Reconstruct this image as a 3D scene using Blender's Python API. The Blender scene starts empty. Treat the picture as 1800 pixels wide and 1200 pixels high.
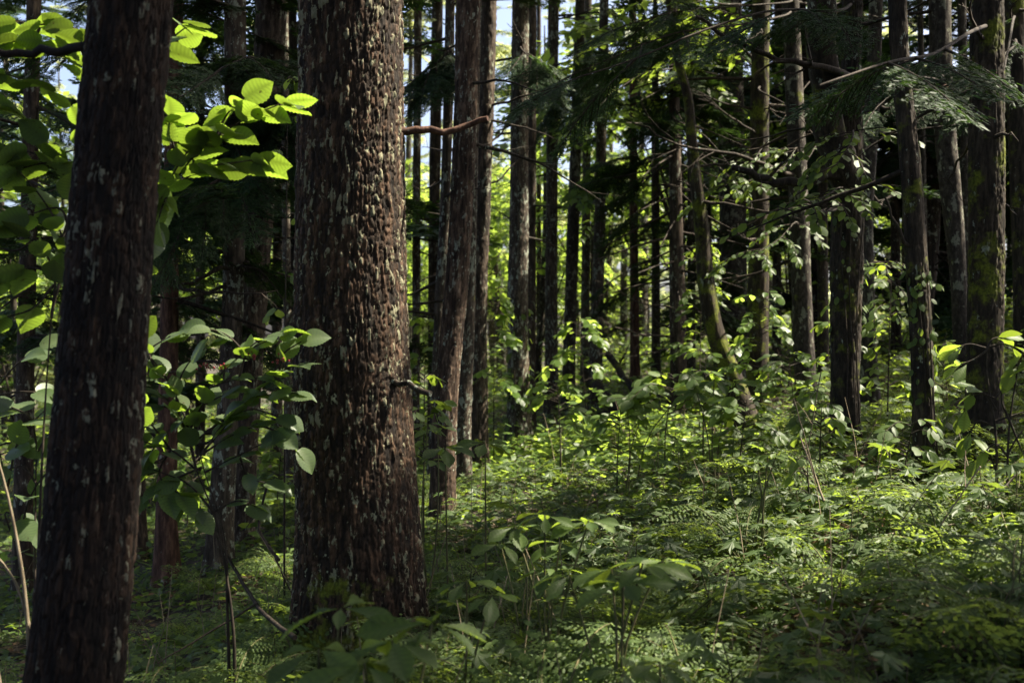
import bpy, math, random
import numpy as np
from mathutils import Vector

# ------------------------------------------------------------------ scene, camera, light
SC = bpy.context.scene
COL = SC.collection
EYE = 1.25
FPX = 2000.0                      # focal length in pixels of the 1800 px wide photograph
cam = bpy.data.cameras.new("camera")
cam_o = bpy.data.objects.new("camera", cam)
COL.objects.link(cam_o)
cam.lens = 40.0
cam.sensor_width = 36.0
cam.clip_start = 0.05
cam.clip_end = 2000.0
cam_o.location = (0, 0, EYE)
cam_o.rotation_euler = (math.radians(90), 0, 0)
cam.dof.use_dof = True
cam.dof.focus_distance = 5.6
cam.dof.aperture_fstop = 3.2
SC.camera = cam_o

SUN_AZ = math.radians(80)         # clockwise from +Y
SUN_EL = math.radians(54)
SUN = np.array([math.sin(SUN_AZ) * math.cos(SUN_EL), math.cos(SUN_AZ) * math.cos(SUN_EL), math.sin(SUN_EL)])
W = bpy.data.worlds.new("World")
SC.world = W
W.use_nodes = True
wn = W.node_tree
wn.nodes.clear()
sky = wn.nodes.new("ShaderNodeTexSky")
sky.sky_type = 'NISHITA'
sky.sun_disc = False
sky.sun_elevation = SUN_EL
sky.sun_rotation = SUN_AZ
sky.dust_density = 5.0
sky.air_density = 0.65
sky.ozone_density = 0.3
bgn = wn.nodes.new("ShaderNodeBackground")
bgn.inputs["Strength"].default_value = 0.105
wo = wn.nodes.new("ShaderNodeOutputWorld")
wn.links.new(sky.outputs[0], bgn.inputs[0])
wn.links.new(bgn.outputs[0], wo.inputs[0])
sl = bpy.data.lights.new("sun", 'SUN')
sl.energy = 5.0
sl.angle = math.radians(0.5)
sl.color = (1.0, 0.91, 0.74)
sun_o = bpy.data.objects.new("sun", sl)
COL.objects.link(sun_o)
sun_o.location = (20, 8, 30)
sun_o.rotation_euler = Vector(SUN).to_track_quat('Z', 'Y').to_euler()
SC.view_settings.view_transform = 'Standard'
SC.view_settings.look = 'None'
SC.view_settings.exposure = 2.0
SC.view_settings.gamma = 1.0
cy = SC.cycles
cy.max_bounces = 7
cy.diffuse_bounces = 4
cy.glossy_bounces = 2
cy.transmission_bounces = 4
cy.transparent_max_bounces = 4
cy.sample_clamp_indirect = 6.0
cy.caustics_reflective = False
cy.caustics_refractive = False
cy.use_adaptive_sampling = True
cy.adaptive_threshold = 0.01
SC.render.use_persistent_data = False

RNG = np.random.default_rng(11)

# ------------------------------------------------------------------ numpy noise
def _h(ix, iy, iz, seed):
    h = (ix.astype(np.int64) * 374761393 + iy.astype(np.int64) * 668265263 + iz.astype(np.int64) * 2147483647 + seed * 144665) & 0xFFFFFFFF
    h = ((h ^ (h >> 13)) * 1274126177) & 0xFFFFFFFF
    h = ((h ^ (h >> 16)) * 2246822519) & 0xFFFFFFFF
    h = h ^ (h >> 15)
    return (h & 0xFFFFFF) / float(0xFFFFFF)

def vnoise(x, y, z, seed=0):
    x, y, z = np.broadcast_arrays(np.asarray(x, float), np.asarray(y, float), np.asarray(z, float))
    fx, fy, fz = np.floor(x), np.floor(y), np.floor(z)
    ix, iy, iz = fx.astype(np.int64), fy.astype(np.int64), fz.astype(np.int64)
    tx, ty, tz = x - fx, y - fy, z - fz
    tx = tx * tx * (3 - 2 * tx); ty = ty * ty * (3 - 2 * ty); tz = tz * tz * (3 - 2 * tz)
    def c(a, b, d): return _h(ix + a, iy + b, iz + d, seed)
    x00 = c(0, 0, 0) * (1 - tx) + c(1, 0, 0) * tx
    x10 = c(0, 1, 0) * (1 - tx) + c(1, 1, 0) * tx
    x01 = c(0, 0, 1) * (1 - tx) + c(1, 0, 1) * tx
    x11 = c(0, 1, 1) * (1 - tx) + c(1, 1, 1) * tx
    return (x00 * (1 - ty) + x10 * ty) * (1 - tz) + (x01 * (1 - ty) + x11 * ty) * tz

def fbm(x, y, z, oct=4, seed=0):
    s = 0; a = 0.5; t = 0
    for o in range(oct):
        s = s + a * vnoise(x, y, z, seed + o * 17); t += a
        x = x * 2.03; y = y * 2.03; z = z * 2.03; a *= 0.5
    return s / t * 2 - 1

def voro(u, v, per, seed):
    """cells in (u, v), u periodic with PER cells; returns F1, F2, a random number of the nearest cell, and its centre v offset"""
    fu, fv = np.floor(u), np.floor(v)
    d1 = np.full(u.shape, 9.0); d2 = np.full(u.shape, 9.0)
    rid = np.zeros(u.shape); dv = np.zeros(u.shape)
    for a in (-1, 0, 1):
        for b in (-1, 0, 1):
            cu = fu + a; cv = fv + b
            k = np.mod(cu, per).astype(np.int64); kv = cv.astype(np.int64); zz = np.zeros_like(k)
            px = cu + 0.15 + 0.7 * _h(k, kv, zz, seed); py = cv + 0.1 + 0.8 * _h(k, kv, zz + 1, seed)
            d = np.sqrt((u - px) ** 2 + (v - py) ** 2)
            n = d < d1
            d2 = np.where(n, d1, np.minimum(d2, d))
            rid = np.where(n, _h(k, kv, zz + 2, seed), rid); dv = np.where(n, v - py, dv)
            d1 = np.where(n, d, d1)
    return d1, d2, rid, dv

# ------------------------------------------------------------------ ground and pixels
def ground(x, y):
    x = np.asarray(x, float); y = np.asarray(y, float)
    s = np.where(x > 0, 2.6, 1.5)
    z = s * np.tanh(0.195 * x / s)
    z = z + 0.16 * (vnoise(x * 0.55, y * 0.55, 0 * x, 3) - 0.5) + 0.09 * (vnoise(x * 1.7, y * 1.7, 0 * x, 4) - 0.5)
    z = z - 1.2 * np.clip((y - 26) / 40, 0, 1)
    return z

def gz(x, y): return float(ground(np.array([x]), np.array([y]))[0])
def at(u, v, d): return np.array([(u - 900) / FPX * d, d, EYE - (v - 600) / FPX * d])
def dist_at(u, v):
    d = np.linspace(2, 45, 4000)
    x = (u - 900) / FPX * d
    below = EYE - (v - 600) / FPX * d <= ground(x, d)
    i = np.argmax(below)
    return float(d[i]) if below.any() else 45.0

# ------------------------------------------------------------------ mesh building
class MB:
    def __init__(s): s.v = []; s.n = 0; s.f = []; s.t = {}          # f: (faces (m,k), material index, smooth)
    def add(s, V, faces, mat=0, smooth=False):
        s.v.append(np.asarray(V, np.float32))
        for F in (faces if isinstance(faces, list) else [faces]):
            F = np.asarray(F, np.int64)
            if len(F): s.f.append((F + s.n, mat, smooth))
        s.n += len(V)
    def mesh(s, name, mats):
        me = bpy.data.meshes.new(name)
        V = np.concatenate(s.v) if s.v else np.zeros((0, 3), np.float32)
        me.vertices.add(len(V)); me.vertices.foreach_set("co", np.ascontiguousarray(V, np.float32).ravel())
        if s.f:
            li = np.concatenate([F.ravel() for F, m, q in s.f])
            cnt = np.concatenate([np.full(len(F), F.shape[1]) for F, m, q in s.f])
            mi = np.concatenate([np.full(len(F), m) for F, m, q in s.f])
            sm = np.concatenate([np.full(len(F), q) for F, m, q in s.f])
            st = np.concatenate([[0], np.cumsum(cnt)[:-1]])
            me.loops.add(len(li)); me.loops.foreach_set("vertex_index", li.astype(np.int32))
            me.polygons.add(len(cnt)); me.polygons.foreach_set("loop_start", st.astype(np.int32))
            me.polygons.foreach_set("material_index", mi.astype(np.int32))
            me.polygons.foreach_set("use_smooth", sm.astype(bool))
        for m in mats: me.materials.append(m)
        me.update(calc_edges=True)
        if s.t and getattr(s, 'attr', None) is None:
            s.attr = np.zeros(len(V), np.float32)
            for k0, a in s.t.items(): s.attr[k0:k0 + len(a)] = a
        if getattr(s, 'attr', None) is not None:
            at_ = me.attributes.new('tone', 'FLOAT', 'POINT'); at_.data.foreach_set('value', np.ascontiguousarray(s.attr, np.float32))
        return me
    def build(s, name, mats, parent=None, loc=(0, 0, 0)):
        return link(name, s.mesh(name, mats if isinstance(mats, (list, tuple)) else [mats]), parent, loc)

def link(name, data, parent=None, loc=(0, 0, 0)):
    o = bpy.data.objects.new(name, data)
    COL.objects.link(o)
    if parent is not None: o.parent = parent
    o.location = loc
    return o

def tag(o, label=None, cat=None, group=None, kind=None):
    if label: o["label"] = label
    if cat: o["category"] = cat
    if group: o["group"] = group
    if kind: o["kind"] = kind
    return o

def thing(name, label, cat, loc, group=None):
    return tag(link(name, None, None, tuple(float(c) for c in loc)), label, cat, group)

def copy_tree(o, loc, rz=0, sc=1.0, label=None):
    c = o.copy(); COL.objects.link(c)
    c.location = loc; c.rotation_euler = (c.rotation_euler[0], c.rotation_euler[1], rz); c.scale = (sc, sc, sc)
    if label: c["label"] = label
    for ch in list(o.children):
        k = ch.copy(); COL.objects.link(k); k.parent = c
    return c

def norm(a): return a / np.maximum(np.linalg.norm(a, axis=-1, keepdims=True), 1e-9)
def frames(f, n):
    """columns: leaf axis, side, normal"""
    f = norm(f); s = norm(np.cross(n, f)); n = np.cross(f, s)
    return np.stack([f, s, n], axis=-1)

class Proto:
    def __init__(s, V, parts, tone=None): s.V = np.asarray(V, float); s.parts = parts; s.tone = tone     # parts: [(faces, mat, smooth)]
def scatter(mb, pr, M, T, matmap=None):
    N = len(T)
    if not N: return
    n = len(pr.V)
    V = np.einsum('nij,kj->nki', M, pr.V) + T[:, None, :]
    mb.v.append(V.reshape(-1, 3).astype(np.float32))
    off = (np.arange(N) * n)[:, None, None]
    if pr.tone is not None: mb.t[mb.n] = np.tile(pr.tone, N)
    for F, m, q in pr.parts:
        F = np.asarray(F)
        mb.f.append(((F[None] + off).reshape(-1, F.shape[1]) + mb.n, m if matmap is None else matmap[m], q))
    mb.n += N * n
def mb_proto(mb):
    return Proto(np.concatenate(mb.v), [(F, m, q) for F, m, q in mb.f])

def tube(mb, P, R, sides=6, mat=0, smooth=True, cap=True):
    P = np.asarray(P, float); R = np.asarray(R, float) * np.ones(len(P))
    t = norm(np.gradient(P, axis=0))
    up = np.array([0.31, 0.17, 0.93]) if abs(t[:, 2]).mean() < 0.8 else np.array([0.9, 0.3, 0.1])
    a = norm(np.cross(t, up)); b = np.cross(t, a)
    th = np.arange(sides) * 2 * math.pi / sides
    V = P[:, None, :] + R[:, None, None] * (np.cos(th)[None, :, None] * a[:, None, :] + np.sin(th)[None, :, None] * b[:, None, :])
    n = len(P)
    i = np.arange(n - 1)[:, None] * sides; j = np.arange(sides)[None, :]; k = (j + 1) % sides
    F = np.stack([i + j, i + k, i + sides + k, i + sides + j], -1).reshape(-1, 4)
    mb.add(V.reshape(-1, 3), F, mat, smooth)
    if cap and sides >= 4:
        mb.add(V[-1], [np.arange(sides)[None, :]], mat, False)

def smooth_path(P, n):
    """resample a polyline smoothly to n points"""
    P = np.asarray(P, float)
    s = np.concatenate([[0], np.cumsum(np.linalg.norm(np.diff(P, axis=0), axis=1))]); s /= s[-1]
    t = np.linspace(0, 1, n); out = np.empty((n, P.shape[1]))
    m = np.gradient(P, s, axis=0) if len(P) > 2 else np.repeat((P[1:] - P[:1]), 2, 0)
    i = np.clip(np.searchsorted(s, t, side='right') - 1, 0, len(P) - 2)
    h = (s[i + 1] - s[i])[:, None]; w = ((t - s[i])[:, None]) / h
    return ((2 * w**3 - 3 * w**2 + 1) * P[i] + (w**3 - 2 * w**2 + w) * h * m[i] + (-2 * w**3 + 3 * w**2) * P[i + 1] + (w**3 - w**2) * h * m[i + 1])

# ------------------------------------------------------------------ materials
def nt(name):
    m = bpy.data.materials.new(name); m.use_nodes = True
    t = m.node_tree; t.nodes.clear()
    def N(k, **kw):
        n = t.nodes.new(k)
        for a, b in kw.items():
            if a in n.inputs.keys(): n.inputs[a].default_value = b
            else: setattr(n, a, b)
        return n
    L = lambda a, b: t.links.new(a, b)
    return m, t, N, L
def ramp(N, stops, interp='LINEAR'):
    r = N("ShaderNodeValToRGB"); r.color_ramp.interpolation = interp
    e = r.color_ramp.elements
    while len(e) < len(stops): e.new(0.5)
    for x, (p, c) in zip(e, stops):
        x.position = p; x.color = (*c, 1) if len(c) == 3 else c
    return r
G3 = lambda g: (g, g, g)

def leaf_mat(name, cols, trans, tf=0.4, rough=0.45, spec=0.35, spots=0.0):
    m, t, N, L = nt(name)
    g = N("ShaderNodeNewGeometry"); oi = N("ShaderNodeObjectInfo")
    add = N("ShaderNodeMath", operation='ADD'); L(g.outputs["Random Per Island"], add.inputs[0]); L(oi.outputs["Random"], add.inputs[1])
    fr = N("ShaderNodeMath", operation='FRACT'); L(add.outputs[0], fr.inputs[0])
    r = ramp(N, [(i / (len(cols) - 1), c) for i, c in enumerate(cols)]); L(fr.outputs[0], r.inputs[0])
    rt = ramp(N, [(0, [c * 0.42 for c in trans]), (1, [min(1, c * 1.25) for c in trans])]); L(fr.outputs[0], rt.inputs[0])
    col = r.outputs[0]; tcol = rt.outputs[0]
    tc = N("ShaderNodeTexCoord")
    if spots:
        n = N("ShaderNodeTexNoise", Scale=70.0, Detail=3.0); L(tc.outputs["Object"], n.inputs["Vector"])
        k = ramp(N, [(0.66, G3(0)), (0.72, G3(spots))]); L(n.outputs[0], k.inputs[0])
        for w in (0, 1):
            mx = N("ShaderNodeMix", data_type='RGBA'); L(k.outputs[0], mx.inputs[0])
            L(col if w == 0 else tcol, mx.inputs[6]); mx.inputs[7].default_value = (0.05, 0.03, 0.012, 1)
            if w == 0: col = mx.outputs[2]
            else: tcol = mx.outputs[2]
    va = N("ShaderNodeAttribute", attribute_name="tone")
    for w in (0, 1):                                          # veins: paler on top, darker against the light
        mx = N("ShaderNodeMix", data_type='RGBA', blend_type='MULTIPLY'); L(va.outputs["Fac"], mx.inputs[0]); L(col if w == 0 else tcol, mx.inputs[6])
        mx.inputs[7].default_value = (1.35, 1.3, 1.2, 1) if w == 0 else (0.5, 0.5, 0.45, 1)
        if w == 0: col = mx.outputs[2]
        else: tcol = mx.outputs[2]
    p = N("ShaderNodeBsdfPrincipled", Roughness=rough); p.inputs["Specular IOR Level"].default_value = spec
    L(col, p.inputs["Base Color"])
    tr = N("ShaderNodeBsdfTranslucent"); L(tcol, tr.inputs["Color"])
    mx = N("ShaderNodeMixShader"); mx.inputs[0].default_value = tf
    L(p.outputs[0], mx.inputs[1]); L(tr.outputs[0], mx.inputs[2])
    o = N("ShaderNodeOutputMaterial"); L(mx.outputs[0], o.inputs[0])
    return m

def bark_mat(name, c1, c2, c3, lichen=0.35, moss=0.0, lcol=(0.34, 0.37, 0.29), ls=14.0, stretch=0.22, scale=32.0, bump=0.5, moss_h=None, plates=0.0):
    m, t, N, L = nt(name)
    tc = N("ShaderNodeTexCoord"); oi = N("ShaderNodeObjectInfo")
    mp = N("ShaderNodeMapping"); mp.inputs["Scale"].default_value = (1, 1, stretch); L(tc.outputs["Object"], mp.inputs["Vector"])
    n1 = N("ShaderNodeTexNoise", Scale=scale, Detail=7.0, Roughness=0.65); L(mp.outputs[0], n1.inputs["Vector"])
    at_ = N("ShaderNodeAttribute", attribute_name="tone")
    ma = N("ShaderNodeMath", operation='MULTIPLY_ADD'); L(at_.outputs["Fac"], ma.inputs[0]); ma.inputs[1].default_value = 0.16 if plates else 0.06
    sb = N("ShaderNodeMath", operation='SUBTRACT'); L(n1.outputs[0], sb.inputs[0]); sb.inputs[1].default_value = 0.08 if plates else 0.03
    L(sb.outputs[0], ma.inputs[2])
    r1 = ramp(N, [(0.34, c1), (0.5, c2), (0.66, c3)]); L(ma.outputs[0], r1.inputs[0])
    # large tone patches
    n4 = N("ShaderNodeTexNoise", Scale=2.6, Detail=3.0); L(tc.outputs["Object"], n4.inputs["Vector"])
    r4 = ramp(N, [(0.3, G3(0.62)), (0.7, G3(1.25))]); L(n4.outputs[0], r4.inputs[0])
    mul = N("ShaderNodeMix", data_type='RGBA', blend_type='MULTIPLY'); mul.inputs[0].default_value = 1
    L(r1.outputs[0], mul.inputs[6]); L(r4.outputs[0], mul.inputs[7]); col = mul.outputs[2]
    # lichen: flecks gathered in loose patches
    if lichen:
        n2 = N("ShaderNodeTexNoise", Scale=ls * 2.6, Detail=5.0, Roughness=0.6); mp2 = N("ShaderNodeMapping"); mp2.inputs["Scale"].default_value = (1, 1, 0.55)
        L(tc.outputs["Object"], mp2.inputs["Vector"]); L(mp2.outputs[0], n2.inputs["Vector"])
        n3 = N("ShaderNodeTexNoise", Scale=ls * 0.33, Detail=3.0); L(tc.outputs["Object"], n3.inputs["Vector"])
        a = N("ShaderNodeMath", operation='MULTIPLY_ADD'); L(n3.outputs[0], a.inputs[0]); a.inputs[1].default_value = 0.55; L(n2.outputs[0], a.inputs[2])
        th = 1.06 - 0.28 * lichen
        k = ramp(N, [(th, G3(0)), (th + 0.03, G3(0.85))]); L(a.outputs[0], k.inputs[0])
        n5 = N("ShaderNodeTexNoise", Scale=90.0, Detail=2.0); L(tc.outputs["Object"], n5.inputs["Vector"])
        lc = ramp(N, [(0.3, [c * 0.55 for c in lcol]), (0.7, lcol)]); L(n5.outputs[0], lc.inputs[0])
        mx = N("ShaderNodeMix", data_type='RGBA'); L(k.outputs[0], mx.inputs[0]); L(col, mx.inputs[6]); L(lc.outputs[0], mx.inputs[7]); col = mx.outputs[2]
    if plates:                                               # some bark scales are crusted pale all over
        nn = N("ShaderNodeTexNoise", Scale=55.0, Detail=3.0); L(tc.outputs["Object"], nn.inputs["Vector"])
        n9 = N("ShaderNodeTexNoise", Scale=1.7, Detail=2.0); L(tc.outputs["Object"], n9.inputs["Vector"])
        a1 = N("ShaderNodeMath", operation='MULTIPLY_ADD'); L(nn.outputs[0], a1.inputs[0]); a1.inputs[1].default_value = 0.7; L(at_.outputs["Fac"], a1.inputs[2])
        a2 = N("ShaderNodeMath", operation='MULTIPLY_ADD'); L(n9.outputs[0], a2.inputs[0]); a2.inputs[1].default_value = 0.6; L(a1.outputs[0], a2.inputs[2])
        k = ramp(N, [(0.0, G3(0)), (1.0, G3(1))]); mr0 = N("ShaderNodeMapRange"); L(a2.outputs[0], mr0.inputs[0]); mr0.inputs[1].default_value = 1.72 - 0.3 * plates; mr0.inputs[2].default_value = 1.80 - 0.3 * plates; mr0.inputs[4].default_value = 0.6
        mx = N("ShaderNodeMix", data_type='RGBA'); L(mr0.outputs[0], mx.inputs[0]); L(col, mx.inputs[6]); mx.inputs[7].default_value = (*[c * 0.8 for c in lcol], 1); col = mx.outputs[2]
    if moss or moss_h:
        n6 = N("ShaderNodeTexNoise", Scale=5.0, Detail=6.0, Roughness=0.65); L(tc.outputs["Object"], n6.inputs["Vector"])
        val = n6.outputs[0]
        if moss_h:
            sp = N("ShaderNodeSeparateXYZ"); L(tc.outputs["Object"], sp.inputs[0])
            mr = N("ShaderNodeMapRange"); mr.inputs[1].default_value = 0; mr.inputs[2].default_value = moss_h; mr.inputs[3].default_value = 0.3; mr.inputs[4].default_value = -0.06
            L(sp.outputs[2], mr.inputs[0])
            ad = N("ShaderNodeMath", operation='ADD'); L(val, ad.inputs[0]); L(mr.outputs[0], ad.inputs[1]); val = ad.outputs[0]
        th = 0.68 - 0.26 * moss
        k = ramp(N, [(th, G3(0)), (th + 0.09, G3(0.92))]); L(val, k.inputs[0])
        n7 = N("ShaderNodeTexNoise", Scale=60.0, Detail=3.0); L(tc.outputs["Object"], n7.inputs["Vector"])
        mc = ramp(N, [(0.3, (0.04, 0.052, 0.006)), (0.7, (0.17, 0.19, 0.018))]); L(n7.outputs[0], mc.inputs[0])
        mx = N("ShaderNodeMix", data_type='RGBA'); L(k.outputs[0], mx.inputs[0]); L(col, mx.inputs[6]); L(mc.outputs[0], mx.inputs[7]); col = mx.outputs[2]
    p = N("ShaderNodeBsdfPrincipled", Roughness=0.85); p.inputs["Specular IOR Level"].default_value = 0.25
    L(col, p.inputs["Base Color"])
    b = N("ShaderNodeBump", Strength=bump, Distance=0.012); L(n1.outputs[0], b.inputs["Height"]); L(b.outputs[0], p.inputs["Normal"])
    o = N("ShaderNodeOutputMaterial"); L(p.outputs[0], o.inputs[0])
    return m

M_RED = bark_mat("red_brown_bark", (0.009, 0.006, 0.004), (0.027, 0.0165, 0.0095), (0.105, 0.06, 0.035), 0.5, 0.1, moss_h=0.7, ls=14, scale=38, plates=0.66, lcol=(0.33, 0.33, 0.21))
M_DARK = bark_mat("dark_bark", (0.004, 0.003, 0.002), (0.012, 0.0075, 0.005), (0.042, 0.025, 0.015), 0.42, 0.0, lcol=(0.24, 0.25, 0.18), ls=6, plates=0.42)
M_DIM = bark_mat("dim_brown_bark", (0.014, 0.010, 0.007), (0.045, 0.032, 0.022), (0.11, 0.08, 0.055), 0.6, 0.0, lcol=(0.30, 0.31, 0.23), ls=9, plates=0.5)
M_BROWN = bark_mat("brown_bark", (0.018, 0.011, 0.008), (0.055, 0.035, 0.023), (0.15, 0.10, 0.068), 0.55, 0.08, ls=13, plates=0.5)
M_GREY = bark_mat("grey_brown_bark", (0.02, 0.015, 0.011), (0.055, 0.042, 0.03), (0.13, 0.10, 0.072), 0.72, 0.05, ls=13, plates=0.7)
M_PALE = bark_mat("pale_lichen_bark", (0.016, 0.012, 0.009), (0.036, 0.029, 0.022), (0.09, 0.075, 0.056), 0.7, 0.25, lcol=(0.26, 0.26, 0.19), ls=7, stretch=0.5)
M_MOSS = bark_mat("mossy_bark", (0.013, 0.010, 0.006), (0.03, 0.022, 0.014), (0.07, 0.054, 0.034), 0.4, 0.66, ls=9)
M_MOSS2 = bark_mat("dark_mossy_bark", (0.011, 0.008, 0.006), (0.028, 0.021, 0.014), (0.07, 0.052, 0.034), 0.42, 0.5, ls=10)
M_RUST = bark_mat("rusty_bark", (0.03, 0.015, 0.010), (0.08, 0.04, 0.026), (0.17, 0.095, 0.06), 0.45, 0.1, ls=12)
M_TWIG = bark_mat("twig_bark", (0.016, 0.012, 0.008), (0.036, 0.027, 0.019), (0.08, 0.063, 0.045), 0.25, 0.0, scale=60, bump=0.25)
M_STEM = bark_mat("pale_stem", (0.11, 0.085, 0.055), (0.2, 0.16, 0.105), (0.3, 0.25, 0.17), 0.0, 0.0, scale=60, bump=0.2)
M_GSTEM = bark_mat("green_stem", (0.06, 0.065, 0.025), (0.1, 0.1, 0.04), (0.17, 0.13, 0.065), 0.0, 0.0, scale=50, bump=0.1)
M_WOOD = bark_mat("bare_wood", (0.16, 0.11, 0.08), (0.3, 0.23, 0.18), (0.42, 0.35, 0.28), 0.0, 0.0, stretch=0.08, scale=45, bump=0.3)

M_VIB = leaf_mat("viburnum_leaf", [(0.065, 0.10, 0.05), (0.08, 0.12, 0.058), (0.10, 0.14, 0.065), (0.072, 0.11, 0.054)], (0.29, 0.44, 0.04), 0.5, 0.42, 0.5, 0.75)
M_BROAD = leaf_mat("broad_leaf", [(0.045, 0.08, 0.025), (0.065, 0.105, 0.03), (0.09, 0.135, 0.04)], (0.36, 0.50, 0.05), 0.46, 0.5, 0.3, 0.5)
M_MAPLE = leaf_mat("maple_leaf", [(0.045, 0.075, 0.028), (0.065, 0.098, 0.038), (0.085, 0.125, 0.05), (0.05, 0.085, 0.03)], (0.30, 0.42, 0.05), 0.4, 0.5, 0.3)
M_FERN = leaf_mat("fern_leaf", [(0.06, 0.098, 0.032), (0.085, 0.128, 0.042), (0.12, 0.16, 0.055)], (0.32, 0.43, 0.06), 0.42, 0.55, 0.2)
M_DRYFERN = leaf_mat("dry_fern_leaf", [(0.22, 0.15, 0.05), (0.3, 0.2, 0.08), (0.2, 0.17, 0.05)], (0.4, 0.28, 0.07), 0.35, 0.6, 0.2)
M_FIR = leaf_mat("fir_needle", [(0.015, 0.034, 0.015), (0.024, 0.05, 0.02), (0.036, 0.066, 0.022)], (0.075, 0.15, 0.02), 0.25, 0.6, 0.2)
M_LARCH = leaf_mat("larch_needle", [(0.09, 0.13, 0.05), (0.115, 0.155, 0.065), (0.14, 0.175, 0.08)], (0.62, 0.68, 0.27), 0.5, 0.5, 0.3)
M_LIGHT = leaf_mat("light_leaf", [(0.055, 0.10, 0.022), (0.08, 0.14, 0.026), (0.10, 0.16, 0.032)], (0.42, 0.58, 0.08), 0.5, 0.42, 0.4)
M_LITTER = leaf_mat("dry_leaf", [(0.06, 0.035, 0.018), (0.11, 0.065, 0.032), (0.17, 0.11, 0.055), (0.08, 0.045, 0.025)], (0.12, 0.07, 0.03), 0.15, 0.6, 0.3)

def soil_mat():
    m, t, N, L = nt("forest_soil")
    tc = N("ShaderNodeTexCoord")
    n = N("ShaderNodeTexNoise", Scale=9.0, Detail=10.0, Roughness=0.7); L(tc.outputs["Object"], n.inputs["Vector"])
    n2 = N("ShaderNodeTexVoronoi", Scale=28.0); L(tc.outputs["Object"], n2.inputs["Vector"])
    r = ramp(N, [(0.3, (0.012, 0.008, 0.005)), (0.5, (0.035, 0.022, 0.012)), (0.7, (0.075, 0.048, 0.026))]); L(n.outputs[0], r.inputs[0])
    n3 = N("ShaderNodeTexNoise", Scale=1.3, Detail=5.0); L(tc.outputs["Object"], n3.inputs["Vector"])
    k = ramp(N, [(0.5, G3(0)), (0.6, G3(0.7))]); L(n3.outputs[0], k.inputs[0])
    mx = N("ShaderNodeMix", data_type='RGBA'); L(k.outputs[0], mx.inputs[0]); L(r.outputs[0], mx.inputs[6]); mx.inputs[7].default_value = (0.025, 0.04, 0.01, 1)
    p = N("ShaderNodeBsdfPrincipled", Roughness=0.95); L(mx.outputs[2], p.inputs["Base Color"])
    ad = N("ShaderNodeMath", operation='ADD'); L(n.outputs[0], ad.inputs[0]); L(n2.outputs["Distance"], ad.inputs[1])
    b = N("ShaderNodeBump", Strength=0.9, Distance=0.03); L(ad.outputs[0], b.inputs["Height"]); L(b.outputs[0], p.inputs["Normal"])
    o = N("ShaderNodeOutputMaterial"); L(p.outputs[0], o.inputs[0])
    return m
M_SOIL = soil_mat()

def plain_mat(name, c, rough=0.4):
    m, t, N, L = nt(name)
    tc = N("ShaderNodeTexCoord"); n = N("ShaderNodeTexNoise", Scale=40.0); L(tc.outputs["Object"], n.inputs["Vector"])
    r = ramp(N, [(0.3, [x * 0.7 for x in c]), (0.7, c)]); L(n.outputs[0], r.inputs[0])
    p = N("ShaderNodeBsdfPrincipled", Roughness=rough); L(r.outputs[0], p.inputs["Base Color"])
    o = N("ShaderNodeOutputMaterial"); L(p.outputs[0], o.inputs[0])
    return m
M_BERRY = plain_mat("red_berry", (0.22, 0.012, 0.02), 0.3)

# ------------------------------------------------------------------ ground sheet
def grid_axis(lo, hi, fine_lo, fine_hi, step, ncoarse):
    f = np.arange(fine_lo, fine_hi + 1e-6, step)
    g = np.geomspace(step * 1.5, hi - fine_hi, ncoarse); h = np.geomspace(step * 1.5, fine_lo - lo, ncoarse)
    return np.concatenate([(fine_lo - h)[::-1], f, fine_hi + g])
gx = grid_axis(-500, 500, -10, 13, 0.11, 22); gy = grid_axis(-500, 900, -1, 26, 0.11, 22)
GX, GY = np.meshgrid(gx, gy)
GZ = ground(GX, GY) + 0.03 * fbm(GX * 6, GY * 6, 0 * GX, 3, 8) * (np.abs(GX) < 14) * (GY < 27) * (GY > -2)
nx, ny = len(gx), len(gy)
ii = (np.arange(ny - 1)[:, None] * nx + np.arange(nx - 1)[None, :]).ravel()
mb = MB(); mb.add(np.stack([GX, GY, GZ], -1).reshape(-1, 3), np.stack([ii, ii + 1, ii + nx + 1, ii + nx], -1), 0, True)
tag(mb.build("ground", M_SOIL), kind="structure", label="dark forest soil sloping up under the undergrowth", cat="ground")

# ------------------------------------------------------------------ leaf shapes (length 1 along +X, side Y, normal Z)
def leaf_proto(wf, n=8, pleat=0.0, fold=0.1, droop=0.15, serr=0.0, slant=0.13):
    """blade with a folded midrib and side veins that slant forward; tone marks the veins"""
    V = []; F = []; tone = []
    for i in range(n + 1):
        t = i / n
        w = wf(t)
        z = -droop * t * t
        up = i % 2
        pz = pleat * (1 if up else -1) * (0.3 + w)
        e = w * (1 + serr * (1 if up else -1))
        sx = slant * math.sin(math.pi * t) * (1 - 0.4 * t)
        V += [(t + sx, -e, z + fold * e - pz * 1.4), (t + sx * 0.5, -e * 0.5, z + fold * e * 0.55 + pz), (t, 0, z), (t + sx * 0.5, e * 0.5, z + fold * e * 0.55 + pz), (t + sx, e, z + fold * e - pz * 1.4)]
        q = 0.75 if up else 0.0
        tone += [q * 0.6, q, 1.0, q, q * 0.6]
    for i in range(n):
        for k in range(4):
            a = i * 5 + k
            F.append((a, a + 1, a + 6, a + 5))
    return Proto(V, [(np.array(F), 0, True)], np.array(tone, np.float32) if n >= 12 else None)
ovate = lambda W, pk: (lambda t: W * (max(0, math.sin(math.pi * min(1, max(0, t)) ** pk)) ** 0.8) + 0.002)
L_VIB = leaf_proto(lambda t: 0.43 * (max(0.0, math.sin(math.pi * (t * 0.97 + 0.03) ** 0.68)) ** 0.72) * (1 - 0.55 * t ** 4) + 0.003, 18, 0.012, -0.12, 0.12, 0.025)
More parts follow.
